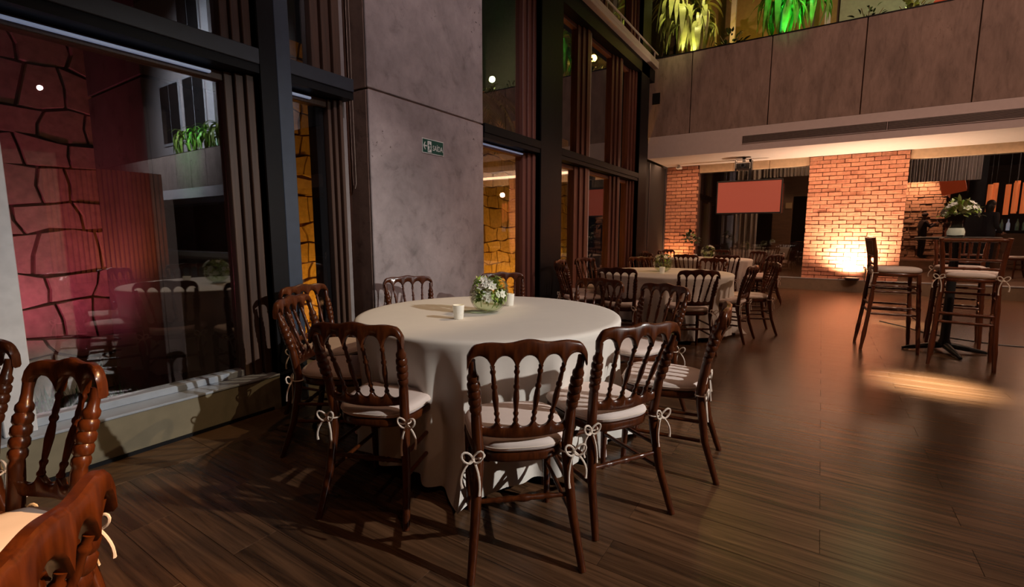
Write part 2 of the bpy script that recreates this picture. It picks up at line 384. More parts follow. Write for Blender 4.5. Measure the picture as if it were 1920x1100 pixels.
# glazed bays: pane + frames
win = [0]
def bay(y0, y1, z0, z1, jl=.0, jr=.0, lit_left=0, led=False, split=None):
    win[0] += 1
    o = struct(MB().box(XG - .004, XG + .004, y0 + jl, y1 - jr, z0 + .02, z1 - .03).build('window_%d' % win[0], 'window_glass'))
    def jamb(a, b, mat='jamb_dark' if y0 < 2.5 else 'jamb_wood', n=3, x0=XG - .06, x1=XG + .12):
        for k in range(n):
            d = (b - a) / n; MB().box(x0, x1 - .03 * k, a + k * d + .002, a + (k + 1) * d - .002, z0, z1, .004).build('jamb_board', mat, o)
    if lit_left: MB().box(XG - .05, XG + .10, y0, y0 + lit_left, z0, z1, .004).build('frame_upright', 'frame_light', o)
    if jl - lit_left > .01: jamb(y0 + lit_left, y0 + jl)
    if jr > .01:
        n = 3
        for k in range(n):
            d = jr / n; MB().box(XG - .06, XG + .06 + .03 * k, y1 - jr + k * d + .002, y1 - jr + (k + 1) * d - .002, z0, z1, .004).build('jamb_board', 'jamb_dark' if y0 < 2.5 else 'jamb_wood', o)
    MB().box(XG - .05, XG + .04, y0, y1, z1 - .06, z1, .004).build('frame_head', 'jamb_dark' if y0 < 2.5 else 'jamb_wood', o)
    MB().box(XG - .05, XG + .05, y0, y1, z0, z0 + .045, .004).build('frame_sill', 'sill_grey' if y0 < 2 else 'jamb_wood', o)
    if led: MB().box(XG + .05, XG + .075, y0 + .05, y1 - .25, z1 - .038, z1 - .022, .003).build('led_strip', 'led', o)
    return o
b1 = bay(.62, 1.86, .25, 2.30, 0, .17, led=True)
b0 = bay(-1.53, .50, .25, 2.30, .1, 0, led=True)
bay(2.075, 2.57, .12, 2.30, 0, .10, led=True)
bay(4.38, 5.64, .12, 2.30, .09, .24, lit_left=.09, led=True)
bay(6.24, 7.37, .12, 2.30, .0, .42); bay(7.37, 8.80, .12, 2.30, .07, .36, lit_left=.07); bay(8.80, 9.65, .12, 2.30, .06, .30, lit_left=.06)
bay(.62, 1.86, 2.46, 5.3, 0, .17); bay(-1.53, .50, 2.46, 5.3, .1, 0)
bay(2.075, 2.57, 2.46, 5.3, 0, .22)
bay(4.38, 5.64, 2.46, 4.42, .09, .24, lit_left=.09)
bay(6.24, 7.37, 2.46, 4.42, .0, .36); bay(7.37, 8.80, 2.46, 4.42, .07, .36, lit_left=.07); bay(8.80, 9.65, 2.46, 4.42, .06, .30, lit_left=.06)
bay(6.24, 8.00, 4.72, 7.5, .0, .30); bay(8.0, 9.65, 4.72, 7.5, .07, .30, lit_left=.07)
# white mullion at the far left and light jamb beside the column
trim[0] += 1; strct_box('trim_%d' % trim[0], 'frame_white', XG - .06, XG + .11, .50, .62, .25, 5.3)
trim[0] += 1; strct_box('trim_%d' % trim[0], 'frame_grey', XG - .08, XG + .02, 2.575, 2.68, .12, 5.3)
trim[0] += 1; strct_box('trim_%d' % trim[0], 'steel_black', XG - .10, XG - .0, 2.40, 2.47, .12, 5.3)
# ---- concrete column, two lifts with a recessed joint
colm = struct(MB().box(-3.88, -3.215, 2.775, 4.33, 0, 9.0).build('wall_column', 'side_concrete'))
for z0, z1 in ((0, 2.425), (2.44, 9.0)):
    MB().box(-3.225, -3.20, 2.76, 4.345, z0, z1, .006).build('concrete_panel', 'column_concrete', colm)
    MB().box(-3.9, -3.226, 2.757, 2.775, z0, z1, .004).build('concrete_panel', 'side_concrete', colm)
# ---- far wall: plinth, brick piers, glass bays, bulkhead
YW = 12.44
fw = struct(MB().box(-3.62, 30.2, YW - .04, YW + .3, -.02, .25).build('wall_far', 'plinth'))
MB().box(-3.45, 30.2, YW - .045, YW + .05, .25, .262).build('plinth_cap', 'sill_grey', fw)
def brick_pier(x0, x1, name):
    o = struct(MB().box(x0 + .01, x1 - .01, YW + .03, YW + .32, .25, 2.9).build(name, 'grout'))
    rows = 31; h = 2.65 / rows; bl = .25
    meshes = [None] * 4
    for k in range(4):
        m = MB(); j = lambda: random.uniform(-.004, .004)
        m.box(0, bl - .011, 0, .06, 0, h - .012, .006)
        m.v = [(a + j(), b + j(), c + j() * .6) for a, b, c in m.v]; meshes[k] = m.mesh('brick', 'brick')
    for r_ in range(rows):
        x = x0 - (bl / 2 if r_ % 2 else 0) + random.uniform(-.01, .01)
        while x < x1 - .03:
            a, b = max(x, x0), min(x + bl, x1)
            if b - a > .03:
                link('brick', random.choice(meshes), o, (a, YW + random.uniform(-.009, .006), .25 + r_ * h), None, ((b - a) / bl, 1, 1))
            x += bl
    return o
brick_pier(-3.39, -2.62, 'wall_pier_corner'); brick_pier(-.32, 1.38, 'wall_pier_brick')
def far_bay(x0, x1, posts=()):
    win[0] += 1
    o = struct(MB().box(x0, x1, YW + .09, YW + .10, .262, 2.74).build('window_%d' % win[0], 'far_glass'))
    xs = [x0] + list(posts) + [x1]
    for a, b in zip(xs, xs[1:]): MB().box(a + .004, b - .004, YW + .02, YW + .14, 2.72, 2.90, .004).build('bulkhead_panel', 'plaster_cream', o)
    return o
far_bay(-2.62, -.32, (-1.86, -1.1)); far_bay(1.38, 6.5, (3.0, 4.7)); far_bay(8.2, 14.0, (10, 12))
strct_box('wall_pier_1', 'plaster_dark', 6.5, 8.2, YW, YW + .3, .25, 2.9)
strct_box('wall_pier_2', 'plaster_dark', 14.0, 30.2, YW + 1.6, YW + 1.8, .0, 2.9)
# dark glazed door leaf in the corner
win[0] += 1
dco = struct(MB().box(-3.50, -3.40, 10.16, 12.4, .0, 2.85).build('window_%d' % win[0], 'dark_void'))
MB().box(-3.41, -3.39, 11.0, 11.05, 0, 2.85).build('frame_upright', 'steel_blue', dco)
MB().box(-3.41, -3.385, 12.3, 12.40, 0, 2.85).build('frame_upright', 'steel_blue', dco)
# ---- gallery: soffit, fascia with linear grille, parapet panels
YP = 10.80
so = struct(MB().box(-3.39, 30.2, YP, 12.9, 2.90, 2.98).box(-3.39, 30.2, YP, YP + .12, 2.98, 3.36).build('ceiling_soffit', 'plaster'))
gx = [-1.47, .84, 3.15, 5.46]
for a, b in zip(gx, gx[1:]):
    gp = MB().box(a, b - .01, YP - .006, YP + .002, 3.035, 3.195).build('grille_back', 'grille_dark', so)
    for k in range(7): MB().box(a + .012, b - .022, YP - .016, YP - .005, 3.046 + k * .0205, 3.057 + k * .0205).build('grille_slat', 'grille', gp)
    for z in (3.035, 3.187): MB().box(a, b - .01, YP - .018, YP - .004, z, z + .008).build('grille_edge', 'plaster', gp)
pw = struct(MB().box(-3.52, 30.2, YP + .07, YP + .2, 3.37, 4.98).build('wall_parapet', 'grout'))
xs = [-3.535, -2.515, -1.045, .425, 1.895, 3.365, 4.835, 6.305, 7.775, 9.245, 10.715, 12.185, 13.655, 15.125, 16.595, 18.065, 19.535, 21.005, 22.475, 23.945, 25.415, 26.885, 28.355, 29.825]
for a, b in zip(xs, xs[1:]): link('concrete_panel', MB().box(a + .008, b - .008, YP, YP + .10, 3.362, 5.0, .004).mesh('concrete_panel', 'parapet_concrete'), pw)
MB().box(-3.53, 30.2, YP - .006, YP + .22, 5.002, 5.022).build('coping', 'steel_black', pw)
MB().box(-3.33, -3.16, YP - .006, YP + .01, 4.05, 4.29, .004).build('speaker_cover', 'black_plastic', pw)
# gallery floor, back wall
struct(MB().box(-3.6, 30.2, YP + .2, 14.2, 3.36, 3.46).build('floor_gallery', 'plaster_dark'))
struct(MB().box(-3.75, -3.6, 9.9, 13.1, 3.0, 9.0).build('wall_gallery_end', 'dark_void'))
gw = struct(MB().box(-3.6, 30.2, 12.9, 13.1, 3.46, 15.0).build('wall_gallery', 'plaster_dark'))
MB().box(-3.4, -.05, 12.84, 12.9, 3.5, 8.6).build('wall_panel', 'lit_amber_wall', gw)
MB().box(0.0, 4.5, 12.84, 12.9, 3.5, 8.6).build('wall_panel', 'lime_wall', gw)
MB().box(12.5, 30, 12.84, 12.9, 3.5, 14.6).build('wall_panel', 'plaster', gw)
for xa, za, zb in ((20.4, 6.2, 9.6), (20.4, 10.6, 14.2), (23.2, 6.2, 9.6)):
    f_ = MB().box(xa, xa + 2.4, 12.76, 12.85, za, zb).build('window_frame', 'frame_white', gw)
    for q in (0, 1): MB().box(xa + .14 + q * 1.12, xa + 1.18 + q * 1.12, 12.74, 12.77, za + .15, zb - .15).build('pane', 'dark_void', f_)
MB().box(19.0, 19.6, 12.5, 12.84, 3.5, 14.6).build('gallery_pilaster', 'frame_white', gw)
for xx in (-2.05, -.25, 2.6): MB().box(xx, xx + .1, 12.2, 12.3, 3.46, 9).build('gallery_post', 'plaster', gw)
# rest of the hall (behind and right of the camera, reflected in the glass)
struct(MB().box(30.0, 30.2, -5.2, 14, 0, 15).build('wall_right', 'plaster_dark'))
struct(MB().box(-3.6, 30.2, -5.4, -5.2, 0, 15).build('wall_back', 'plaster_dark'))
struct(MB().box(-3.9, 30.2, -5.4, 14.2, 15.0, 15.2).build('ceiling', 'plaster_dark'))
ss = tag(empty('slat_screen', (9.0, 3.6, 0)), 'tall screen of vertical timber slats standing on the right side of the hall', 'screen')
sm = MB().box(-.02, .03, 0, .07, 0, 2.9, .004).mesh('slat', 'slat_wood')
for k in range(24): link('slat', sm, ss, (0, k * .105, 0))
MB().box(.03, .06, 0, 2.5, 0, 2.9).build('back_board', 'panel_wood', ss)

# ---- exit sign on the column
def text_mesh(body, size, mat, name):
    c = bpy.data.curves.new(name, 'FONT'); c.body = body; c.size = size; c.extrude = .0012; c.align_x = 'CENTER'; c.align_y = 'CENTER'
    o = bpy.data.objects.new(name, c); COL.objects.link(o); dg = bpy.context.evaluated_depsgraph_get(); dg.update()
    me = bpy.data.meshes.new_from_object(o.evaluated_get(dg)); bpy.data.objects.remove(o, do_unlink=True)
    me.materials.clear(); me.materials.append(MATS[mat]); me.name = name; return me
sg = tag(empty('exit_sign', (-3.198, 3.525, 2.07)), 'small green exit sign with white lettering fixed to the concrete column', 'sign')
W, Hh = .30, .135
MB().box(0, .004, -W / 2, W / 2, -Hh / 2, Hh / 2).build('border', 'sign_white', sg)
MB().box(.003, .006, -W / 2 + .007, W / 2 - .007, -Hh / 2 + .007, Hh / 2 - .007).build('face', 'sign_green', sg)
t = link('lettering', text_mesh('SAÍDA', .067, 'sign_white', 'lettering'), sg, (.007, .062, -.012), (R(90), 0, R(90)), (.78, 1.05, 1))
m = MB(); zc = 0
m.prism([(-.138, zc), (-.118, .035), (-.108, .035), (-.122, .006), (-.088, .006), (-.088, -.006), (-.122, -.006), (-.108, -.035), (-.118, -.035)], .0055, .008, 'x'); m.build('arrow', 'sign_white', sg)
pg = MB().prism([(-.080, -.055), (-.028, -.055), (-.028, .048), (-.080, .048)], .0055, .008, 'x').build('door_pictogram', 'sign_white', sg)
m = MB()
for poly in ([(-.066, .03), (-.060, .036), (-.054, .03), (-.060, .023)], [(-.064, .02), (-.046, .018), (-.040, -.012), (-.052, -.014)], [(-.052, -.012), (-.040, -.012), (-.036, -.03), (-.046, -.03)], [(-.054, -.012), (-.046, -.014), (-.066, -.048), (-.073, -.046)], [(-.064, .016), (-.060, .010), (-.072, -.002), (-.075, .002)], [(-.046, .014), (-.042, .006), (-.032, .008), (-.033, .013)]):
    m.prism(poly, .0078, .0092, 'x')
m.build('running_figure', 'sign_green', pg)
# blind cord looped on the column side
tag(MB().sweep([(-3.42, 2.745, 4.6), (-3.415, 2.742, 3.2), (-3.41, 2.742, 1.75), (-3.405, 2.742, 1.66), (-3.385, 2.742, 1.63), (-3.37, 2.742, 1.67), (-3.375, 2.742, 2.4), (-3.38, 2.742, 4.6)], .0028, 6).build('blind_cord', 'string', None, True), 'thin looped blind cord hanging down the side of the concrete column', 'cord')

# ---- outside: stone walls, pillar, garden
struct(MB().box(-30, -3.62, -8, 16, -.25, -.12).build('ground_garden', 'earth'))
def stone_wall(name, y0, y1, z1, x, rows):
    o = struct(MB().box(x - .3, x - .03, y0, y1, -.12, z1).build(name, 'grout'))
    rg = random.Random(name); hs = [rg.uniform(.6, 1.4) for _ in range(rows)]; t_ = sum(hs); zz = [-.12]
    for h in hs: zz.append(zz[-1] + h / t_ * (z1 + .12))
    ph = [[rg.uniform(0, 6.28) for _ in range(3)] for _ in range(rows + 1)]
    def zl(i, y): return zz[i] + (0 if i in (0, rows) else .030 * math.sin(4.3 * y + ph[i][0]) + .022 * math.sin(9.1 * y + ph[i][1]) + .014 * math.sin(17 * y + ph[i][2]))
    for i in range(rows):
        n = max(2, int((y1 - y0) / .30)); cuts = [(y0 + (y1 - y0) * k / n + (rg.uniform(-.12, .12) if 0 < k < n else 0), rg.uniform(-.04, .04), rg.uniform(-.03, .03)) for k in range(n + 1)]
        for (a, sa, ba), (b, sb, bb) in zip(cuts, cuts[1:]):
            g = .007; al, ah, bl, bh = a - sa + g, a + sa + g, b - sb - g, b + sb - g; m1, m2 = al + (bl - al) * .4, ah + (bh - ah) * .6
            za, zb = (zl(i, a) + zl(i + 1, a)) / 2, (zl(i, b) + zl(i + 1, b)) / 2
            pts = [(al, zl(i, al) + g), (m1, zl(i, m1) + g), (bl, zl(i, bl) + g), (b + bb - g, zb), (bh, zl(i + 1, bh) - g), (m2, zl(i + 1, m2) - g), (ah, zl(i + 1, ah) - g), (a + ba + g, za)]
            MB().prism(pts, x - .06, x + rg.uniform(-.008, .022), 'x', .04).build('stone', 'stone', o)
    return o
stone_wall('wall_stone_pink', -.2, 2.1, 3.2, -5.25, 13)
stone_wall('wall_stone_amber', 2.9, 10.8, 3.5, -5.35, 14)
ext = struct(MB().box(-5.0, -4.02, 1.49, 2.2, -.12, 6).build('wall_garden_pillar', 'garden_concrete'))
for z0, z1 in ((-.12, 2.315), (2.335, 6)):
    MB().box(-5.01, -4.0, 1.47, 1.49, z0, z1, .004).build('concrete_panel', 'garden_concrete', ext); MB().box(-4.02, -4.0, 1.49, 2.21, z0, z1, .004).build('concrete_panel', 'garden_concrete', ext)
gm = MB(); rg = random.Random(3)
for k in range(2600):
    x, y = rg.uniform(-5.2, -3.66), rg.uniform(-.6, 2.4); h = rg.uniform(.06, .2)
    if x < -3.97 and y > 1.44: continue
    a = rg.uniform(0, 6.28); dx, dy = math.cos(a) * .006, math.sin(a) * .006
    gm.add([(x - dx, y - dy, -.12), (x + dx, y + dy, -.12), (x + rg.uniform(-.04, .04), y + rg.uniform(-.04, .04), -.12 + h)], [(0, 1, 2)])
tag(stuff(gm.build('garden_grass', 'grass')), 'short green grass outside the left window', 'grass')

# ================================================================ chairs
def rounded_seat(hw_f, hw_b, yb, yf, n=40):
    pts = []
    for k in range(n):
        a = 2 * PI * k / n; c, s_ = math.cos(a), math.sin(a)
        e = .62
        u = math.copysign(abs(c) ** e, c); v = math.copysign(abs(s_) ** e, s_)
        y = (yb + yf) / 2 + v * (yf - yb) / 2; tt = (y - yb) / (yf - yb); hw = hw_b + (hw_f - hw_b) * tt
        pts.append((u * hw, y))
    return pts
def ringed(pts, layers):
    n = len(pts); cx = sum(p[0] for p in pts) / n; cy = sum(p[1] for p in pts) / n; V = []
    for sc, z in layers: V += [(cx + (p[0] - cx) * sc, cy + (p[1] - cy) * sc, z) for p in pts]
    m = len(layers); F = [(i * n + k, i * n + (k + 1) % n, (i + 1) * n + (k + 1) % n, (i + 1) * n + k) for i in range(m - 1) for k in range(n)]
    F += [tuple(reversed(range(n))), tuple(range((m - 1) * n, m * n))]
    return V, F
def turned(m, a, b, prof, seg=10):
    P = [lerp(a, b, t) for t, r in prof]; m.sweep(P, [r for t, r in prof], seg); return m
SPIN = [(0, .010), (.03, .011), (.06, .0075), (.10, .007), (.14, .0105), (.16, .0105), (.18, .007), (.24, .0085), (.42, .0118), (.55, .0098), (.60, .0075), (.63, .0115), (.66, .0115), (.69, .0075), (.74, .009), (.86, .0070), (.90, .0105), (.92, .0105), (.95, .007), (1, .009)]
STRET = [(0, .009), (.06, .009), (.2, .0095), (.24, .013), (.27, .009), (.3, .0125), (.42, .010), (.46, .014), (.5, .0155), (.54, .014), (.58, .010), (.7, .0125), (.73, .009), (.76, .013), (.8, .0095), (.94, .009), (1, .009)]
def bow(m, c, side, rnd):
    c = Vector(c)
    ring = [c + Vector((.0255 * math.cos(a), .0255 * math.sin(a), .0)) for a in [2 * PI * k / 14 for k in range(15)]]
    m.sweep(ring, .0034, 6)
    k = c + Vector((side * .020, -.026, 0))
    m.lathe([(.001, -.007), (.007, -.003), (.007, .003), (.001, .007)], 8, tuple(k))
    for sg_, sz in ((1, 1), (-1, .9)):
        P = []
        for i in range(13):
            a = 2 * PI * i / 12; P.append(k + Vector((sg_ * side * .021 * (1 - math.cos(a)) * sz, -.012 * math.sin(a / 2), .020 * math.sin(a) + .010 * (1 - math.cos(a)))))
        m.sweep(P, .0042, 6)
    for sg_, ln in ((1, .10), (-.5, .135)):
        P = [k + Vector((sg_ * side * .045 * math.sin(t * 2.0) , -.014 * t, -ln * t ** 1.2)) for t in [i / 7 for i in range(8)]]
        m.sweep(P, [.0045] * 7 + [.006], 6)
def chair_spec(wt=.205, nsp=4, tag_=''):
    """turned-spindle chair, faces +Y; origin on the floor under the seat"""
    sw = wt / .205
    sp = []
    KP = [(0, (.208, -.285)), (.10, (.196, -.25)), (.22, (.182, -.213)), (.34, (.172, -.192)), (.46, (.168, -.185)), (.60, (.176, -.205)), (.74, (.188, -.243)), (.815, (.195, -.266))]
    def rl(s_):
        zs = []; rr = []
        pr = [(0, .0145), (.05, .0155), (.2, .018), (.38, .0205), (.40, .0215), (.46, .021), (.56, .0205), (.60, .0195), (.612, .0175), (.62, .0225), (.634, .0225), (.642, .0185), (.65, .0240), (.666, .0240), (.674, .0195), (.682, .0245), (.698, .0245), (.706, .0195), (.714, .0240), (.73, .0240), (.738, .018), (.746, .0215), (.758, .0215), (.768, .015), (.79, .0135), (.82, .0135)]
        P = []
        for z, r in pr:
            x, y = interp(KP, z); P.append((s_ * x * sw, y, z)); rr.append(r)
        return MB().sweep(P, rr, 12).mesh('rear_leg', 'chair_wood', True)
    sp.append(('rear_leg', rl(-1))); sp.append(('rear_leg', rl(1)))
    # crest rail
    cells = nsp + 1; nc = 10
    def rail(zt, zb, hw, ycen, yend, th):
        V = []; us = [-1 + 2 * i / (cells * nc) for i in range(cells * nc + 1)]
        for u in us:
            x = u * hw; y = yend + (ycen - yend) * (1 - u * u); a, b = zt(u), zb(u); zm = (a + b) / 2; e = min(.008, (a - b) * .3)
            for (yy, zz) in ((-th, b + e), (-th, a - e), (-th * .55, a), (th * .55, a), (th, a - e), (th, b + e), (th * .55, b), (-th * .55, b)): V.append((x, y + yy, zz))
        n = len(us); F = [(i * 8 + k, i * 8 + (k + 1) % 8, (i + 1) * 8 + (k + 1) % 8, (i + 1) * 8 + k) for i in range(n - 1) for k in range(8)]
        F += [tuple(reversed(range(8))), tuple(range((n - 1) * 8, n * 8))]
        return MB().add(V, F)
    def zt(u): return .882 + .010 * math.cos(u * PI * 1.0) * .6 + .004 * math.cos(u * PI * 3) - (max(0, abs(u) - .86) / .14) ** 2 * .034
    def zb(u):
        t = (u * .5 + .5) * cells; f_ = (t - math.floor(t)) * 2 - 1
        if u >= 1: f_ = 1
        z = .787 + .052 * math.sqrt(max(0, 1 - (f_ / .92) ** 2)) if abs(f_) < .92 else .787
        return z
    sp.append(('crest_rail', rail(zt, zb, wt + .006, -.295, -.272, .0145).mesh('crest_rail', 'chair_wood', True)))
    def lt(u):
        t = (u * .5 + .5) * cells; f_ = (t - math.floor(t)) * 2 - 1
        if u >= 1: f_ = 1
        return .578 - .030 * math.sqrt(max(0, 1 - (f_ / .85) ** 2)) if abs(f_) < .85 else .578
    def lb(u): return .508 + .010 * u * u
    sp.append(('lower_rail', rail(lt, lb, .165 * sw, -.212, -.192, .0115).mesh('lower_rail', 'chair_wood', True)))
    for i in range(nsp):
        u = -1 + 2 * (i + 1) / cells
        a = (u * .165 * sw, -.192 - .020 * (1 - u * u), .572); b = (u * (wt + .004), -.272 - .023 * (1 - u * u), .80)
        sp.append(('spindle', turned(MB(), a, b, SPIN).mesh('spindle', 'chair_wood', True)))
    pts = [(x * sw, y) for x, y in rounded_seat(.212, .176, -.205, .225)]
    V, F = ringed(pts, [(.95, .405), (.99, .41), (1.0, .42), (1.0, .436), (.985, .443)]); sp.append(('seat_frame', MB().add(V, F).mesh('seat_frame', 'chair_wood', True)))
    V, F = ringed(pts, [(.94, .443), (1.0, .452), (1.02, .465), (1.0, .479), (.95, .488), (.8, .493), (.45, .496)])
    cush = MB().add(V, F).mesh('seat_cushion', 'cushion', True)
    V, F = ringed(pts, [(1.012, .462), (1.028, .465), (1.012, .468)]); pip = MB().add(V, F).mesh('piping', 'tie', True)
    ties = []
    for s_ in (-1, 1):
        mm = MB(); bow(mm, (s_ * .170 * sw, -.187, .437), s_, random); ties.append(('tie_bow', mm.mesh('tie_bow', 'tie', True)))
    sp.append(('seat_cushion', cush, None, ties + [('piping', pip)]))
    FL = [(0, .012), (.04, .013), (.3, .0155), (.55, .0175), (.58, .022), (.61, .018), (.64, .022), (.67, .018), (.80, .0205), (.9, .021), (.93, .024), (1, .022)]
    for s_ in (-1, 1):
        sp.append(('front_leg', turned(MB(), (s_ * .182 * sw, .19, 0), (s_ * .176 * sw, .175, .41), FL, 12).mesh('front_leg', 'chair_wood', True)))
    sp.append(('stretcher', turned(MB(), (-.178 * sw, -.203, .265), (.178 * sw, -.203, .265), STRET).mesh('stretcher', 'chair_wood', True)))
    sp.append(('stretcher', turned(MB(), (-.178 * sw, .182, .235), (.178 * sw, .182, .235), STRET).mesh('stretcher', 'chair_wood', True)))
    for s_ in (-1, 1):
        for z in (.20, .30):
            sp.append(('stretcher', MB().sweep([(s_ * .180 * sw, -.207 + (.3 - z) * .1, z), (s_ * .179 * sw, .182, z)], .0098, 8).mesh('stretcher', 'chair_wood', True)))
    return sp
CH = chair_spec(); CHN = chair_spec(.128, 2)
def chair(x, y, face, label, group, spec=CH):
    """(x, y) = where the middle of the crest rail stands; face = compass angle it faces (deg, 0=+X)"""
    a = R(face); d = Vector((math.cos(a), math.sin(a)))
    o = inst(spec, 'dining_chair', (x + d.x * .285, y + d.y * .285, 0), a - PI / 2, label, 'chair', group)
    return o
G1 = 'chairs around the near round table'; G2 = 'chairs around the middle round table'; G3 = 'chairs around the far round table'; G0 = 'chairs at the left edge'
T1 = (-1.71, 2.37); T2 = (-1.66, 6.12); T3 = (-1.85, 9.9)
for x, y, f_, lb in (
    (-2.57, 1.59, 32, 'amber-lit dark wood spindle chair at the near table, beside the black window post'),
    (-3.08, 2.0, 10, 'dark wood spindle chair half hidden behind the amber-lit chair, backed onto the narrow window'),
    (-1.585, 1.245, 111, 'dark wood spindle chair in front of the near table, left of its hanging cloth corner'),
    (-.815, 1.36, 132, 'dark wood spindle chair nearest the camera, centred in front of the near table'),
    (-.585, 1.875, 149, 'dark wood spindle chair at the near table, right of the frontmost chair'),
    (-.385, 2.64, 188, 'dark wood spindle chair seen side-on at the right edge of the near table'),
    (-.92, 3.46, 246, 'dark wood spindle chair behind the near table at its right, facing the camera'),
    (-1.48, 3.59, 266, 'dark wood spindle chair directly behind the near table, right of the flower globe'),
    (-2.49, 3.66, 318, 'dark wood spindle chair behind the flower globe, in front of the amber-lit window'),
    (-2.95, 2.90, 330, 'dark wood spindle chair backed against the concrete column')):
    chair(x, y, f_, lb, G1)
for x, y, f_, lb in (
    (-1.80, 4.83, 98, 'dark wood spindle chair in front of the middle table at its left'),
    (-1.0, 4.99, 122, 'dark wood spindle chair in front of the middle table, back square to the camera'),
    (-.62, 6.02, 172, 'dark wood spindle chair at the right of the middle table, nearest the open floor'),
    (-.45, 6.75, 200, 'dark wood spindle chair at the far right of the middle table'),
    (-1.30, 7.45, 254, 'orange-lit spindle chair behind the middle table, right of its flower globe'),
    (-2.35, 7.35, 300, 'dull brown spindle chair behind the middle table, left of its flower globe'),
    (-2.98, 6.6, 340, 'dim spindle chair by the window posts at the left of the middle table'),
    (-2.66, 5.17, 45, 'gold-lit spindle chair seen edge-on at the left of the middle table'),
    (-3.0, 5.83, 6, 'gold-lit spindle chair leftmost at the middle table, beside the second black post')):
    chair(x, y, f_, lb, G2)
for x, y, f_, lb in (
    (-2.75, 8.85, 52, 'dark wood spindle chair in front of the far table at its left'),
    (-1.95, 8.55, 84, 'dark wood spindle chair in front of the far table, behind the orange-lit chair'),
    (-1.32, 8.72, 108, 'dark wood spindle chair in front of the far table at its right'),
    (-.62, 9.35, 150, 'dark wood spindle chair at the right of the far table'),
    (-.58, 10.15, 190, 'orange-lit spindle chair at the right rear of the far table'),
    (-1.05, 10.9, 232, 'orange-lit spindle chair behind the far table at its right'),
    (-1.85, 11.2, 270, 'gold-lit spindle chair behind the far table, next to its glass globe'),
    (-2.9, 10.8, 318, 'gold-lit spindle chair behind the far table in front of the corner brick pier'),
    (-3.05, 9.75, 2, 'red-brown spindle chair by the corner glass at the left of the far table')):
    chair(x, y, f_, lb, G3)
# left edge of the picture
chair(-1.80, .415, 292, 'narrow glossy dark spindle chair in front of the large left window', G0, CHN)
chair(-.80, .126, 230, 'large glossy orange-brown chair back cut off in the bottom left corner', G0)
chair(-2.50, .31, 300, 'dark spindle chair cut off by the left edge of the picture', G0)

# ================================================================ round tables
def table(c, rad, corner, seed, label, clabel):
    t = tag(empty('round_table', (c[0], c[1], 0)), label, 'table', 'round tables under cloths')
    MB().lathe([(0.001, .725), (rad - .02, .725), (rad - .005, .735), (rad - .005, .745), (rad - .02, .752), (.001, .752)], 48).build('table_top', 'panel_wood', t, True)
    MB().lathe([(.03, .04), (.03, .725)], 12).build('column', 'steel_black', t, True)
    for k in range(4):
        a = k * PI / 2 + .4; MB().sweep([(0, 0, .06), (.32 * math.cos(a), .32 * math.sin(a), .015)], .018, 8).build('foot', 'steel_black', t)
    rg = random.Random(seed); n = 384; V = []; prof = [(0.02, .760), (rad * .3, .760), (rad * .6, .760), (rad * .85, .760), (rad * .96, .7595), (rad * .99, .757), (rad + .002, .750), (rad + .006, .738)]
    for r, z in prof: V += [(r * math.cos(2 * PI * k / n), r * math.sin(2 * PI * k / n), z) for k in range(n)]
    ph = [rg.uniform(0, 6.28) for _ in range(6)]; lay = 22
    def fold(a):
        u = math.sin(17 * a + ph[0] + 1.6 * math.sin(2 * a + ph[1])); v = math.sin(31 * a + ph[2] + 1.2 * math.sin(3 * a + ph[4]))
        return .75 * (abs(u) ** .8 * math.copysign(1, u)) + .40 * v + .3 * math.sin(5 * a + ph[3])
    for i in range(1, lay + 1):
        s_ = i / lay
        for k in range(n):
            a = 2 * PI * k / n
            q = abs((((a - corner) / (PI / 2) + .5) % 1) - .5) * 2      # 0 at the cloth's corners
            cw = max(0, 1 - q / .20) ** 1.2
            zend = .055 - .050 * max(0, 1 - q / .4) + .012 * math.sin(9 * a + ph[4])
            z = .738 + (zend - .738) * s_
            r = rad + .006 - .060 * min(1, s_ * 2.2) * (1 - cw) + .042 * fold(a) * min(1, s_ * 1.5) * (1 - .4 * cw) + .03 * s_ * s_
            r += cw * (.02 * s_ + .13 * s_ ** 5)
            V.append((r * math.cos(a), r * math.sin(a), max(.004, z)))
    m_ = len(prof) + lay
    F = [(i * n + k, i * n + (k + 1) % n, (i + 1) * n + (k + 1) % n, (i + 1) * n + k) for i in range(m_ - 1) for k in range(n)] + [tuple(range(n))]
    tag(MB().add(V, F).build('tablecloth', 'cloth', None, True, loc=(c[0], c[1], 0)), clabel, 'tablecloth', 'cream floor-length tablecloths')
table(T1, .80, math.atan2(-.82, .42), 5, 'round dining table hidden under the near cream cloth', 'cream tablecloth of the near table with a corner trailing on the floor')
table(T2, .82, .3, 6, 'round dining table hidden under the middle cream cloth', 'cream tablecloth of the middle table behind the near chairs')
table(T3, .80, .9, 8, 'round dining table hidden under the far cream cloth', 'cream tablecloth of the far table by the brick piers')

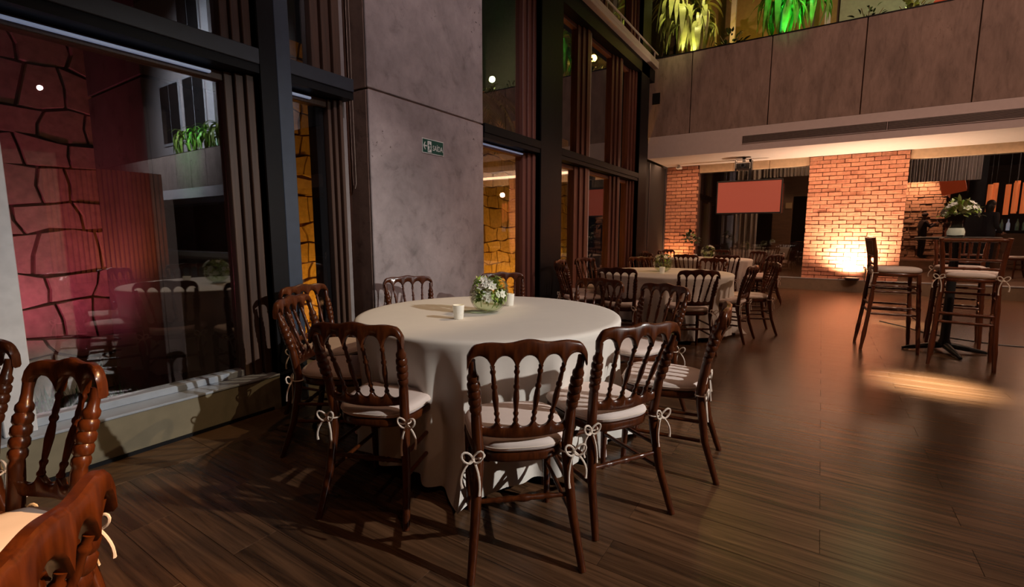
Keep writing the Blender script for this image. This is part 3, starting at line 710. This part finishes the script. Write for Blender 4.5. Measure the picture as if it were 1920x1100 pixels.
# ================================================================ flower globes, candles
def leaf_mesh(l, wd, droop, mat, name='leaf', n=6, cup=.25):
    V = []; F = []
    for i in range(n + 1):
        t_ = i / n; w_ = wd * math.sin(PI * min(1, .08 + t_ * .92)) ** .7 * (1 - .15 * t_)
        if i == n: w_ = wd * .03
        x = l * (t_ - droop * .25 * t_ * t_); z = l * (.25 * t_ - droop * t_ * t_)
        V += [(x, -w_, z + cup * w_), (x, 0, z), (x, w_, z + cup * w_)]
    for i in range(n):
        for k in (0, 1): F.append((i * 3 + k, i * 3 + k + 1, (i + 1) * 3 + k + 1, (i + 1) * 3 + k))
    return MB().add(V, F).mesh(name, mat, True)
def blossom_mesh(r, mat, name='blossom'):
    m = MB()
    for k in range(6):
        a = k * PI / 3; c, s_ = math.cos(a), math.sin(a); p = [(0, 0, 0), (.55, -.32, .22), (1.0, 0, .32), (.55, .32, .22)]
        m.add([((x * c - y * s_) * r, (x * s_ + y * c) * r, z * r) for x, y, z in p], [(0, 1, 2, 3)])
    m.lathe([(.001, .35 * r), (.2 * r, .3 * r), (.24 * r, .1 * r), (.1 * r, 0)], 6)
    return m.mesh(name, mat, True)
SL = [leaf_mesh(.07, .018, .25, 'leaf'), leaf_mesh(.055, .015, .6, 'leaf'), leaf_mesh(.06, .013, -.1, 'leaf_pale'), leaf_mesh(.05, .02, .4, 'leaf_dark')]
BL = [blossom_mesh(.030, 'petal'), blossom_mesh(.024, 'petal'), blossom_mesh(.026, 'petal_lime')]
stem = MB().sweep([(0, 0, 0), (.006, 0, .05), (0, .006, .10)], .0022, 5).mesh('stem', 'leaf')
def aim(d): return Vector(d).to_track_quat('X', 'Z').to_euler()
def flower_globe(c, z, r, seed, nl, nb, label, dark=False):
    rg = random.Random(seed)
    o = tag(empty('flower_globe', (c[0], c[1], z)), label, 'vase', 'glass globes of flowers')
    a0, a1 = -PI / 2 + .35, PI / 2 - .70
    pr = [(.001, .002)] + [(r * math.cos(a), r * .98 + r * math.sin(a) - r * .04) for a in [a0 + (a1 - a0) * i / 16 for i in range(17)]]
    b = MB().lathe(pr, 36).build('glass_bowl', 'bowl_glass', o, True)
    rim = pr[-1]; MB().sweep([(rim[0] * math.cos(t), rim[0] * math.sin(t), rim[1]) for t in [2 * PI * k / 32 for k in range(33)]], .0022, 6).build('rim', 'bowl_glass', b, True)
    ri = r * .93; MB().lathe([(.001, .012)] + [(ri * math.cos(a), r * .94 + ri * math.sin(a)) for a in [-PI / 2 + .35 + .9 * i / 8 for i in range(9)]] + [(.001, r * .94 + ri * math.sin(-PI / 2 + 1.25))], 28).build('water', 'water', o, True)
    for k in range(nl):
        u = rg.uniform(-.62, .86); a = rg.uniform(0, 2 * PI); q = math.sqrt(1 - u * u); rr = r * rg.uniform(.45, .74)
        p = (rr * q * math.cos(a), rr * q * math.sin(a), r * .96 + rr * u + (r * .12 if u > .3 else 0))
        d = (q * math.cos(a) + rg.uniform(-.9, .9), q * math.sin(a) + rg.uniform(-.9, .9), u * .6 + rg.uniform(-.3, .7))
        s_ = rg.uniform(.6, 1.0) * r / .115
        ob = link('leaf', SL[rg.randrange(4)] if not dark else SL[rg.choice((0, 3, 3))], o, p, aim(d), (s_ * .74,) * 3)
    for k in range(nb):
        u = rg.uniform(-.35, .85); a = rg.uniform(0, 2 * PI); q = math.sqrt(1 - u * u); rr = r * rg.uniform(.76, .90)
        p = (rr * q * math.cos(a), rr * q * math.sin(a), r * .96 + rr * u + (r * .10 if u > .3 else 0))
        link('blossom', BL[rg.randrange(3)], o, p, Vector((q * math.cos(a), q * math.sin(a), u + .2)).to_track_quat('Z', 'X').to_euler(), (r / .115,) * 3)
    for k in range(7):
        a = rg.uniform(0, 6.28); link('stem', stem, o, (r * .4 * math.cos(a), r * .4 * math.sin(a), r * .25), (rg.uniform(-.6, .6), rg.uniform(-.6, .6), 0), (r / .115,) * 3)
    return o
flower_globe(T1, .761, .122, 1, 260, 46, 'clear glass globe packed with white blossoms and leaves on the near table')
flower_globe((T2[0] - .02, T2[1] + .02), .761, .125, 2, 80, 10, 'glass globe with dark green foliage on the middle table', True)
flower_globe((T3[0] + .02, T3[1] - .05), .761, .14, 3, 50, 16, 'pale sparkling glass globe on the far table')
def candle(x, y, z, label, flame=True):
    o = tag(empty('votive_candle', (x, y, z)), label, 'candle', 'votive candles in small glasses')
    MB().lathe([(.001, .0), (.026, .0), (.028, .004), (.034, .080), (.0315, .080), (.026, .010), (.001, .010)], 24).build('glass_cup', 'votive_glass', o, True)
    w_ = MB().lathe([(.001, .011), (.025, .011), (.028, .045), (.001, .047)], 20).build('wax', 'wax', o, True)
    MB().sweep([(0, 0, .046), (0, 0, .054)], .001, 5).build('wick', 'black_plastic', w_)
    MB().lathe([(.0005, .053), (.0035, .058), (.0025, .066), (.0004, .073)], 8).build('flame', 'flame', o, True)
candle(-1.725, 2.09, .761, 'frosted votive candle glass in front of the flower globe on the near table')
candle(-1.755, 2.67, .761, 'votive candle glass half hidden behind the near flower globe')
candle(-1.61, 5.86, .761, 'small lit votive glass on the middle table')
candle(-2.05, 9.75, .761, 'small votive glass beside the pale globe on the far table')
# tall foliage vase on far table
def bunch(o, c, r, n, nb, rg, dark=False, sc=1.0):
    for k in range(n):
        a = rg.uniform(0, 6.28); u = rg.uniform(-.2, 1); q = math.sqrt(max(0, 1 - u * u)); rr = r * rg.uniform(.35, 1)
        link('leaf', SL[3 if dark else rg.randrange(4)], o, (c[0] + rr * q * math.cos(a), c[1] + rr * q * math.sin(a), c[2] + rr * u), aim((q * math.cos(a) + rg.uniform(-.5, .5), q * math.sin(a) + rg.uniform(-.5, .5), u + rg.uniform(-.4, .6))), (rg.uniform(.7, 1.2) * sc,) * 3)
    for k in range(nb):
        a = rg.uniform(0, 6.28); u = rg.uniform(-.1, 1); q = math.sqrt(1 - u * u)
        link('blossom', BL[0 if rg.random() < .7 else 2], o, (c[0] + r * q * math.cos(a), c[1] + r * q * math.sin(a), c[2] + r * u), Vector((q * math.cos(a), q * math.sin(a), u + .2)).to_track_quat('Z', 'X').to_euler(), (sc * 1.1,) * 3)
o = tag(empty('foliage_vase', (-2.25, 10.25, .761)), 'slim vase of dark foliage on the far table beside the corner pier', 'vase')
MB().lathe([(.001, 0), (.05, 0), (.055, .02), (.04, .12), (.05, .22), (.045, .22), (.035, .12), (.001, .02)], 20).build('glass_vase', 'bowl_glass', o, True)
bunch(o, (0, 0, .34), .17, 60, 4, random.Random(5), True, 1.6)

# ================================================================ bar table and stools
BT = (1.17, 6.62)
o = tag(empty('bar_table', (BT[0], BT[1], 0)), 'tall black pedestal bar table between three stools', 'table')
MB().lathe([(.001, 1.185), (.32, 1.185), (.335, 1.19), (.335, 1.205), (.325, 1.21), (.001, 1.21)], 40).build('table_top', 'black_plastic', o, True)
MB().lathe([(.062, .07), (.055, .10), (.04, .14), (.038, 1.185)], 20).build('column', 'black_plastic', o, True)
for k in range(4):
    a = R(12) + k * PI / 2; c, s_ = math.cos(a), math.sin(a)
    MB().sweep([(.03 * c, .03 * s_, .075), (.12 * c, .12 * s_, .06), (.33 * c, .33 * s_, .022), (.36 * c, .36 * s_, .014)], [.035, .032, .018, .014], 8).build('foot', 'black_plastic', o, True)
o = tag(empty('flower_jug', (BT[0] - .02, BT[1] - .05, 1.211)), 'glass jug of white flowers standing on the bar table', 'vase')
MB().lathe([(.001, 0), (.062, 0), (.075, .02), (.078, .05), (.06, .10), (.042, .135), (.05, .165), (.047, .165), (.038, .135), (.055, .10), (.07, .05), (.001, .012)], 24).build('glass_jug', 'bowl_glass', o, True)
MB().lathe([(.001, .014), (.068, .02), (.072, .05), (.06, .09), (.001, .092)], 20).build('water', 'votive_glass', o, True)
MB().sweep([(-.05, 0, .15), (-.10, 0, .14), (-.105, 0, .09), (-.07, 0, .05)], .007, 8).build('handle', 'bowl_glass', o, True)
bunch(o, (.02, 0, .235), .135, 90, 34, random.Random(9), False, 1.25)
def stool_spec():
    sp = []
    def leg(s_, rear):
        if rear: P = [(s_ * .225, -.26, 0), (s_ * .205, -.215, .4), (s_ * .19, -.185, .82), (s_ * .205, -.20, 1.02), (s_ * .225, -.235, 1.205)]
        else: P = [(s_ * .215, .225, 0), (s_ * .20, .20, .4), (s_ * .185, .175, .82)]
        Q = []; rr = []
        n = 26
        for i in range(n + 1):
            t_ = i / n * (len(P) - 1); k = min(int(t_), len(P) - 2); Q.append(lerp(P[k], P[k + 1], t_ - k)); z = Q[-1][2]
            rr.append(.0185 + (.004 if i % 6 == 3 else 0) - (.003 if z < .1 else 0))
        return MB().sweep(Q, rr, 10).mesh('rear_leg' if rear else 'front_leg', 'stool_wood', True)
    for s_ in (-1, 1): sp.append(('rear_leg', leg(s_, True)))
    for s_ in (-1, 1): sp.append(('front_leg', leg(s_, False)))
    pts = rounded_seat(.215, .20, -.21, .215); V, F = ringed(pts, [(.96, .80), (1, .808), (1, .828), (.97, .836)]); sp.append(('seat_frame', MB().add(V, F).mesh('seat_frame', 'stool_wood', True)))
    V, F = ringed(pts, [(.95, .836), (1.02, .846), (1.035, .862), (1.01, .880), (.92, .890), (.5, .893)])
    ties = []
    for s_ in (-1, 1): mm = MB(); bow(mm, (s_ * .192, -.187, .835), s_, random); ties.append(('tie_bow', mm.mesh('tie_bow', 'tie', True)))
    sp.append(('seat_cushion', MB().add(V, F).mesh('seat_cushion', 'cushion', True), None, ties))
    def bar(a, b, r=.0125, nb=6):
        m = MB(); n = 24; m.sweep([lerp(a, b, i / n) for i in range(n + 1)], [r + (.0035 if i % 6 == 3 else 0) for i in range(n + 1)], 8); return m
    sp.append(('crest_rail', bar((-.225, -.232, 1.185), (.225, -.232, 1.185), .018).mesh('crest_rail', 'stool_wood', True)))
    for z, y in ((1.005, -.20), (.925, -.195)): sp.append(('back_rail', bar((-.205, y, z), (.205, y, z), .0115).mesh('back_rail', 'stool_wood', True)))
    for k in range(6):
        x = -.15 + k * .06; sp.append(('spindle', bar((x, -.20, 1.005), (x * 1.06, -.231, 1.18), .008).mesh('spindle', 'stool_wood', True)))
    for z in (.34, .42, .60):
        pass
    for s_ in (-1, 1):
        for z in (.40, .47, .64, .70): sp.append(('stretcher', bar((s_ * .203, -.205, z), (s_ * .195, .19, z), .0105).mesh('stretcher', 'stool_wood', True)))
    for y, zz in ((-.208, (.42, .50)), (.196, (.36, .44, .66))):
        for z in zz: sp.append(('stretcher', bar((-.203, y, z), (.203, y, z), .011).mesh('stretcher', 'stool_wood', True)))
    return sp
ST = stool_spec()
for x, y, f_, lb in ((.68, 6.50, 4, 'bar stool seen side-on, left of the black pedestal table'), (1.21, 6.13, 80, 'bar stool in front of the pedestal table, back to the camera'), (1.32, 7.16, 262, 'bar stool behind the pedestal table, facing the camera')):
    inst(ST, 'bar_stool', (x, y, 0), R(f_) - PI / 2, lb, 'stool', 'bar stools at the pedestal table')

# ================================================================ screen, projector, uplights, camera
o = tag(empty('television', (-1.455, 12.08, 2.065), R(1)), 'wide black-framed screen glowing plain salmon, hung before the dark glass', 'television')
W, Hh = 1.34, .75
for b in ((-W / 2, W / 2, -Hh / 2, -Hh / 2 + .03), (-W / 2, W / 2, Hh / 2 - .03, Hh / 2), (-W / 2, -W / 2 + .025, -Hh / 2, Hh / 2), (W / 2 - .025, W / 2, -Hh / 2, Hh / 2)): MB().box(b[0], b[1], -.03, .03, b[2], b[3], .004).build('bezel', 'black_plastic', o)
MB().box(-W / 2 + .02, W / 2 - .02, -.012, .02, -Hh / 2 + .025, Hh / 2 - .025).build('panel', 'screen', o)
MB().box(-.03, .03, .03, .07, -.1, .84).build('mounting_pole', 'steel_black', o)
o = tag(empty('projector', (-1.54, 11.75, 2.9)), 'black projector hanging from the soffit above the screen', 'projector')
MB().box(-.15, .15, -.16, .16, -.26, -.12, .02).build('body', 'black_plastic', o); MB().box(-.03, .03, -.03, .03, -.13, 0).build('bracket', 'black_plastic', o); MB().lathe([(.05, 0), (.05, .03), (.03, .03)], 16).build('lens', 'steel_blue', o, True, loc=(0, -.16, -.19), rot=(R(90), 0, 0))
MB().box(-.17, -.15, -.1, .1, -.28, -.05, .004).build('yoke', 'black_plastic', o); MB().box(.15, .17, -.1, .1, -.28, -.05, .004).build('yoke', 'black_plastic', o)
def uplight(x, y, z, label):
    o = tag(empty('uplight', (x, y, z)), label, 'lamp', 'floor uplights at the brick piers')
    MB().lathe([(.001, 0), (.11, 0), (.13, .02), (.135, .05), (.12, .06), (.11, .052), (.001, .05)], 24).build('housing', 'steel_blue', o, True)
    MB().lathe([(.001, .053), (.10, .053), (.10, .056), (.001, .058)], 20).build('lens', 'wax', o, True)
    MB().sweep([(-.13, 0, .02), (-.2, .03, .03), (-.24, .05, .01)], .008, 6).build('cable', 'black_plastic', o, True)
    MB().box(-.05, .05, .05, .14, 0, .02).build('bracket', 'steel_black', o)
uplight(.60, 12.29, .262, 'round floor lamp lighting the wide brick pier from its foot')
uplight(-3.05, 12.30, .262, 'round floor lamp at the foot of the corner brick pier')
o = tag(empty('security_camera', (-3.05, 12.25, 2.9)), 'small white security camera under the soffit by the corner pier', 'camera')
MB().box(-.06, .06, -.1, .06, -.09, -.03, .012).build('body', 'white_plastic', o); MB().box(-.02, .02, -.02, .02, -.04, 0).build('bracket', 'white_plastic', o); MB().lathe([(.02, 0), (.022, .02), (.01, .02)], 12).build('lens', 'black_plastic', o, True, loc=(0, -.1, -.06), rot=(R(90), 0, 0))

tag(MB().sweep([(.78, 8.45, .006), (1.02, 8.1, .006), (1.18, 7.75, .006), (1.42, 7.5, .006), (1.75, 7.35, .006), (2.3, 7.4, .006)], .006, 6).build('floor_cable', 'black_plastic', None, True), 'thin dark cable lying across the floor behind the bar stools', 'cable')

# ================================================================ gallery plants
DL = {}
def strap(l, wd, droop, mat, n=12):
    # long leaf that leaves the crown rising, arches over and hangs
    V = []; F = []; x = z = 0; a = .75
    for i in range(n + 1):
        t_ = i / n; w_ = wd * min(1, .35 + 3 * t_) * (1 - t_ ** 3) + .002
        V += [(x, -w_, z + .3 * w_), (x, 0, z), (x, w_, z + .3 * w_)]
        x += math.cos(a) * l / n; z += math.sin(a) * l / n; a -= (.55 * droop) * (1.3 - t_) * .72
        a = max(a, -1.62)
    for i in range(n):
        for k in (0, 1): F.append((i * 3 + k, i * 3 + k + 1, (i + 1) * 3 + k + 1, (i + 1) * 3 + k))
    return MB().add(V, F).mesh('leaf', mat, True)
def big_leaves(mat): 
    if mat not in DL: DL[mat] = [strap(1.0, .062, 1.0, mat), strap(.9, .068, .8, mat), strap(1.2, .058, 1.2, mat), strap(.75, .05, .5, mat)]
    return DL[mat]
def dracaena(x, y, h, n, mat, label, seed, sc=1.0, group='drooping plants along the gallery parapet'):
    rg = random.Random(seed); ms = big_leaves(mat)
    o = tag(empty('dracaena', (x, y, 4.75)), label, 'plant', group)
    MB().lathe([(.001, -.3), (.16, -.3), (.2, 0.1), (.18, .1), (.17, .06), (.001, .05)], 20).build('pot', 'black_plastic', o, True)
    MB().sweep([(0, 0, 0), (.03, .01, h * .5), (0, 0, h)], [.032, .028, .022], 8).build('trunk', 'trunk', o, True)
    for k in range(n):
        a = 2.4 * k + rg.uniform(-.3, .3); t_ = k / n; z = h * (.55 + .45 * t_)
        s_ = rg.uniform(.75, 1.1) * sc
        link('leaf', ms[rg.randrange(4) if t_ < .8 else 3], o, (0, 0, z), (0, -.35 * t_ + .15 + rg.uniform(-.2, .2), a), (s_,) * 3)
    return o
dracaena(-2.95, 11.22, 1.75, 60, 'leaf_pale', 'drooping pale yellow-green plant at the corner end of the gallery parapet', 1, 1.1)
dracaena(-2.5, 11.35, 1.5, 40, 'leaf_pale', 'yellow-lit drooping plant second from the corner on the gallery', 12, 1.0)
dracaena(-.98, 11.2, 1.45, 70, 'leaf', 'bright green-lit drooping plant over the gallery parapet', 2, 1.0)
dracaena(-.45, 11.3, 1.6, 36, 'leaf', 'green-lit plant with pale trunk right of the bright green one', 3, .9)
for i, (x, s_) in enumerate(((15.0, 1), (16.2, 1.1), (17.4, 1), (18.5, .9), (19.7, 1.1))):
    dracaena(x, 11.25, 1.35, 40, 'leaf', ('green-lit drooping plant on the distant gallery, number %s from the left in the window reflection' % ('one', 'two', 'three', 'four', 'five')[i]), 20 + i, s_)
def bush(x, y, z, r, n, mat, label, seed):
    rg = random.Random(seed); o = tag(empty('gallery_bush', (x, y, z)), label, 'plant', 'small bushes along the gallery parapet')
    MB().lathe([(.001, -.2), (.12, -.2), (.14, .05), (.001, .04)], 16).build('pot', 'black_plastic', o, True)
    for k in range(5):
        a = rg.uniform(0, 6.28); MB().sweep([(0, 0, 0), (r * .3 * math.cos(a), r * .3 * math.sin(a), r * .7), (r * .6 * math.cos(a), r * .6 * math.sin(a), r * 1.2)], .008, 5).build('branch', 'trunk', o)
    lm = [leaf_mesh(.12, .028, .3, mat), leaf_mesh(.10, .022, .6, mat)]
    for k in range(n):
        a = rg.uniform(0, 6.28); u = rg.uniform(0, 1); q = math.sqrt(1 - u * u); rr = r * rg.uniform(.3, 1)
        link('leaf', lm[k % 2], o, (rr * q * math.cos(a), rr * q * math.sin(a), .1 + rr * u * 1.2), aim((q * math.cos(a), q * math.sin(a), u + rg.uniform(-.5, .5))), (rg.uniform(.7, 1.2),) * 3)
bush(-1.85, 11.2, 4.85, .38, 70, 'leaf_dark', 'small dark leafy bush on the gallery between the two large plants', 41)
bush(.45, 11.2, 4.85, .34, 50, 'leaf_dark', 'small dark bush on the gallery right of the green-lit plants', 42)
bush(1.05, 11.15, 4.85, .30, 60, 'leaf_pale', 'low yellow-lit bush at the right of the gallery parapet', 43)
bush(-3.3, 11.1, 4.8, .30, 40, 'leaf_dark', 'dark grassy bush at the corner of the gallery', 44)
tag(MB().box(1.35, 2.3, 11.05, 11.3, 4.8, 5.12, .02).box(1.32, 2.33, 11.02, 11.33, 5.10, 5.14, .01).build('planter_box', 'red_glow'), 'long reddish planter box at the right end of the gallery parapet', 'planter')
# palm in the garden
o = tag(empty('garden_palm', (-4.45, 5.75, -.12)), 'dark garden palm with hanging fronds outside the window beside the column', 'tree')
MB().sweep([(0, 0, 0), (.05, 0, 1.6), (0, .05, 3.4)], [.10, .08, .06], 10).build('trunk', 'trunk', o, True)
rg = random.Random(4)
fm = MB()
for i in range(26):
    t_ = i / 25; x = 1.3 * (t_ - .25 * t_ * t_); z = .5 * t_ - 1.3 * t_ * t_
    for s_ in (-1, 1):
        lw = .42 * math.sin(PI * (.15 + .8 * t_)); fm.add([(x, 0, z), (x + .035, s_ * .01, z), (x + .12, s_ * lw * .6, z - .12 - .2 * lw), (x + .1, s_ * lw, z - .3 * lw - .2)], [(0, 1, 2), (0, 2, 3)])
fr = fm.mesh('frond', 'leaf_dark')
for k in range(13): link('frond', fr, o, (0, 0, 3.35), (0, rg.uniform(-.5, .35), k * 2 * PI / 13 * 2.4), (rg.uniform(.6, .8),) * 3)

# ================================================================ room behind the far glass
struct(MB().box(-3.6, 30, YW + .3, 30, .15, .25).build('floor_back_room', 'panel_wood'))
struct(MB().box(-3.6, 30, 29.6, 29.8, .25, 5).build('wall_back_room', 'plaster_dark'))
struct(MB().box(-3.6, 13.9, YW + .33, 30, 4.2, 4.3).build('ceiling_back_room', 'plaster_dark'))
struct(MB().box(-3.7, -3.6, YW + .3, 30, .25, 5).build('wall_back_room_side', 'plaster_dark'))
def curtain(x0, x1, y, z0, z1, label, mat='curtain', n=30):
    m = MB(); k = 6 * n; V = []
    for i in range(k + 1):
        x = x0 + (x1 - x0) * i / k; d = .05 * math.sin(i * 2 * PI / 6) + .02 * math.sin(i * .7)
        V += [(x, y + d, z0), (x, y + d, z1), (x, y + d + .01, z0), (x, y + d + .01, z1)]
    F = []
    for i in range(k):
        a, b = i * 4, i * 4 + 4; F += [(a, b, b + 1, a + 1), (a + 2, a + 3, b + 3, b + 2), (a + 1, b + 1, b + 3, a + 3), (a, a + 2, b + 2, b)]
    tag(m.add(V, F).build('curtain', mat, None, True), label, 'curtain', 'curtains behind the far glass')
curtain(-2.15, -1.5, 14.6, .25, 4.0, 'pale curtain behind the glass left of the salmon screen', n=5)
curtain(-1.75, .2, 14.9, 2.75, 4.2, 'grey curtain valance above and right of the salmon screen', n=24)
curtain(1.6, 3.05, 15.5, 2.5, 4.2, 'grey pleated blind at the top of the right-hand glass bay', n=26)
o = struct(MB().box(-1.25, -.75, 16.0, 16.1, .25, 3.6).box(-.75, .6, 16.0, 16.1, 2.3, 3.6).box(.5, 1.2, 16.0, 16.1, .25, 3.6).build('wall_panelled', 'panel_wood'))
tag(MB().box(-.93, -.77, 15.96, 16.0, 1.95, 2.12, .005).box(-.92, -.78, 15.95, 15.965, 1.96, 2.11).build('exit_lightbox', 'exit_lit'), 'faint amber lightbox sign behind the glass beside the dark doorway', 'sign')
# stone-clad wall, lit warm
o = struct(MB().box(2.62, 4.2, 25.62, 25.9, .25, 4.2).build('wall_clad', 'grout'))
m = MB(); rg = random.Random(11); z = .25
while z < 3.6:
    h = rg.uniform(.08, .16); x = 2.6
    while x < 4.0:
        l_ = rg.uniform(.2, .5); m.box(x, min(x + l_, 4.1) - .015, 25.56 - rg.uniform(0, .05), 25.66, z, z + h - .015, .01); x += l_
    z += h
stuff(m.build('cladding_stone', 'stone', o))
lamp('clad_lamp', 'SPOT', (3.2, 24.9, 3.9), (3.3, 25.6, 1.2), 700, (1.0, .42, .24), spot_size=R(110), spot_blend=.9, shadow_soft_size=.1)
lamp('bar_lamp', 'POINT', (5.0, 17.4, 2.9), None, 60, (1.0, .55, .35), shadow_soft_size=.1)
lamp('back_room_fill', 'POINT', (-.5, 13.6, 3.3), None, 70, (1.0, .62, .35), shadow_soft_size=.1)  # these two points are fill added to lighten the room behind the glass
lamp('back_room_fill', 'POINT', (2.8, 13.6, 3.2), None, 150, (1.0, .70, .55), shadow_soft_size=.1)
struct(MB().box(3.06, 3.38, 16.6, 16.8, .25, 4.2).build('wall_post_dark', 'steel_black'))
o = tag(empty('reflection_panel', (2.80, 16.9, 2.50), R(8)), 'tilted dim red panel imitating a reflection of the screen in the right-hand glass bay', 'panel')  # screen reflection built as a glowing panel, with a rod added to hang it
MB().box(-.26, .26, -.03, .03, -.22, .24, .02).build('panel', 'red_glow', o, rot=(0, R(-14), 0)); MB().box(-.01, .01, -.01, .01, .1, 1.70).build('rod', 'steel_black', o)
# bar with pendant tubes and bottles
o = tag(empty('bar_counter', (3.5, 18.2, .25)), 'dark bar counter behind the right-hand glass bay', 'bar')
MB().box(0, 4.0, 0, .6, 0, 1.02, .01).build('counter', 'panel_wood', o); MB().box(-.05, 4.05, -.08, .65, 1.02, 1.07, .01).build('worktop', 'steel_black', o)
rg = random.Random(21)
for k in range(15):
    x = 3.62 + k * .125 + (.10 if k % 5 > 2 else 0); zt = 2.62 - rg.uniform(0, .10); 
    q = tag(empty('pendant_lamp', (x, 18.0 + rg.uniform(-.2, .2), zt)), 'slim orange tube pendant in the row above the bar', 'lamp', 'orange tube pendants over the bar')
    MB().lathe([(.001, 0), (.055, 0), (.055, -.80), (.05, -.80), (.001, -.78)], 12).build('tube', 'pendant', q, True); MB().sweep([(0, 0, 0), (0, 0, 4.2 - zt)], .006, 5).build('flex', 'black_plastic', q)
for k in range(16):
    x = 3.6 + k * .14; tag(MB().lathe([(.001, 0), (.04, 0), (.04, .18), (.015, .24), (.015, .31), (.001, .31)], 10).build('bottle', rg.choice(('bottle', 'bottle_pale', 'bottle')), None, True, loc=(x, 18.45 + rg.uniform(-.1, .1), 1.325)), 'small bottle in the row along the bar counter', 'bottle', 'bottles along the bar')
inst(CH, 'dining_chair', (3.72, 15.0, .25), R(200) - PI / 2, 'dim spindle chair behind the glass at the right edge of the picture', 'chair')
# lit shelf seen only mirrored in the left window
o = tag(empty('bottle_cabinet', (17.6, 13.2, 0)), 'tall cabinet with glowing pale blue shelves at the far end of the hall', 'cabinet')
MB().box(0, 1.6, .3, .5, 0, 2.6).build('back_board', 'screen_blue', o)
for k in range(6): MB().box(0, 1.6, 0, .3, .2 + k * .45, .23 + k * .45).build('shelf', 'steel_black', o)
for x in (0, .5, 1.05, 1.57): MB().box(x, x + .04, 0, .3, 0, 2.6).build('upright', 'steel_black', o)

# ---- two people behind the glass
def person(loc, rz, h, label, cam_=False, cap=False):
    o = tag(empty('person', loc, rz), label, 'person'); s_ = h / 1.75
    J = {}
    def jv(n, p, r): J[n] = (Vector(p) * s_, r * s_)
    jv('pel', (0, 0, .95), .15); jv('wa', (0, 0, 1.1), .14); jv('ch', (0, .01, 1.32), .165); jv('nb', (0, 0, 1.46), .075); jv('nk', (0, .015, 1.53), .06)
    for n, q in (('l', -1), ('r', 1)):
        jv(n + 'hip', (q * .10, 0, .90), .105); jv(n + 'kn', (q * .11, .02, .50), .075); jv(n + 'an', (q * .11, -.01, .09), .05); jv(n + 'to', (q * .12, .15, .035), .038)
        jv(n + 'sh', (q * .19, 0, 1.42), .075)
        if cam_: jv(n + 'el', (q * .24, .12, 1.20), .052); jv(n + 'wr', (q * .10, .36, 1.36), .036)
        else: jv(n + 'el', (q * .25, -.03, 1.13), .052); jv(n + 'wr', (q * .22, .14, .95), .036)
    E_ = [('pel', 'wa'), ('wa', 'ch'), ('ch', 'nb'), ('nb', 'nk')]
    for n in 'lr': E_ += [('pel', n + 'hip'), (n + 'hip', n + 'kn'), (n + 'kn', n + 'an'), (n + 'an', n + 'to'), ('ch', n + 'sh'), (n + 'sh', n + 'el'), (n + 'el', n + 'wr')]
    names = list(J); me = bpy.data.meshes.new('body'); me.from_pydata([J[n][0] for n in names], [(names.index(a), names.index(b)) for a, b in E_], []); me.materials.append(MATS['dark_cloth'])
    b = link('body', me, o); sk = b.modifiers.new('skin', 'SKIN'); sk.use_smooth_shade = True
    for n, v in zip(names, me.skin_vertices[0].data): v.radius = (J[n][1], J[n][1] * .85); v.use_root = (n == 'pel')
    ss_ = b.modifiers.new('sub', 'SUBSURF'); ss_.levels = 2; ss_.render_levels = 2
    pr = [(.001, -.12), (.045, -.11), (.065, -.07), (.078, 0), (.08, .04), (.065, .09), (.03, .118), (.001, .122)]
    hd = MB().lathe([(r * s_, z * s_) for r, z in pr], 16).build('head', 'skin', o, True, loc=(0, .03 * s_, 1.64 * s_))
    MB().prism([(-.012, .07), (.012, .07), (0, .105)], -.02, .015).build('nose', 'skin', hd)
    hp = [(.05, -.02), (.085, 0), (.088, .05), (.07, .1), (.03, .13), (.001, .135)]
    MB().lathe([(r * s_, z * s_) for r, z in hp], 16).build('hair', 'hair', hd, True, loc=(0, -.012, 0))
    if not cap: MB().lathe([(.03, -.22), (.075, -.18), (.09, -.05), (.085, .02), (.04, .06)], 14).build('long_hair', 'hair', hd, True, loc=(0, -.035, 0))
    if cap: MB().lathe([(.001, .11), (.06, .10), (.092, .05), (.092, .02), (.12, .02), (.12, .012), (.09, .01)], 18).build('cap', 'hair', hd, True, loc=(0, .01, 0.02))
    for q in (-1, 1):
        w_ = J['lwr' if q < 0 else 'rwr'][0]; hnd = MB().lathe([(.001, -.04), (.025, -.03), (.032, 0), (.025, .03), (.001, .04)], 10)
        for k in range(4): hnd.sweep([(-.02 + .013 * k, .02, 0), (-.02 + .013 * k, .055, .01), (-.018 + .012 * k, .075, -.012)], .0075, 6)
        hnd.sweep([(q * -.025, 0, 0), (q * -.045, .03, .01), (q * -.04, .05, .015)], .008, 6)
        hnd.build('hand', 'skin', o, True, loc=w_ + Vector((0, .03, 0)))
    return o
person((3.38, 25.0, .25), R(-75), 1.8, 'person in black clothes and a dark cap holding up a camera behind the glass', True, True)
o = tag(empty('handheld_camera', (3.38 + .46, 25.13, 1.66), R(-75)), 'small dark camera held up by the person in black', 'camera')
MB().box(-.08, .08, -.04, .04, -.05, .06, .01).build('body', 'black_plastic', o); MB().lathe([(.04, 0), (.042, .1), (.03, .1)], 14).build('lens', 'black_plastic', o, True, loc=(0, .03, 0), rot=(R(-90), 0, 0)); MB().box(-.03, .03, -.03, .03, .055, .12, .01).build('flash', 'black_plastic', o)
person((3.64, 17.3, .25), R(-60), 1.84, 'person with long dark hair in dark clothes standing near the bar', False, False)
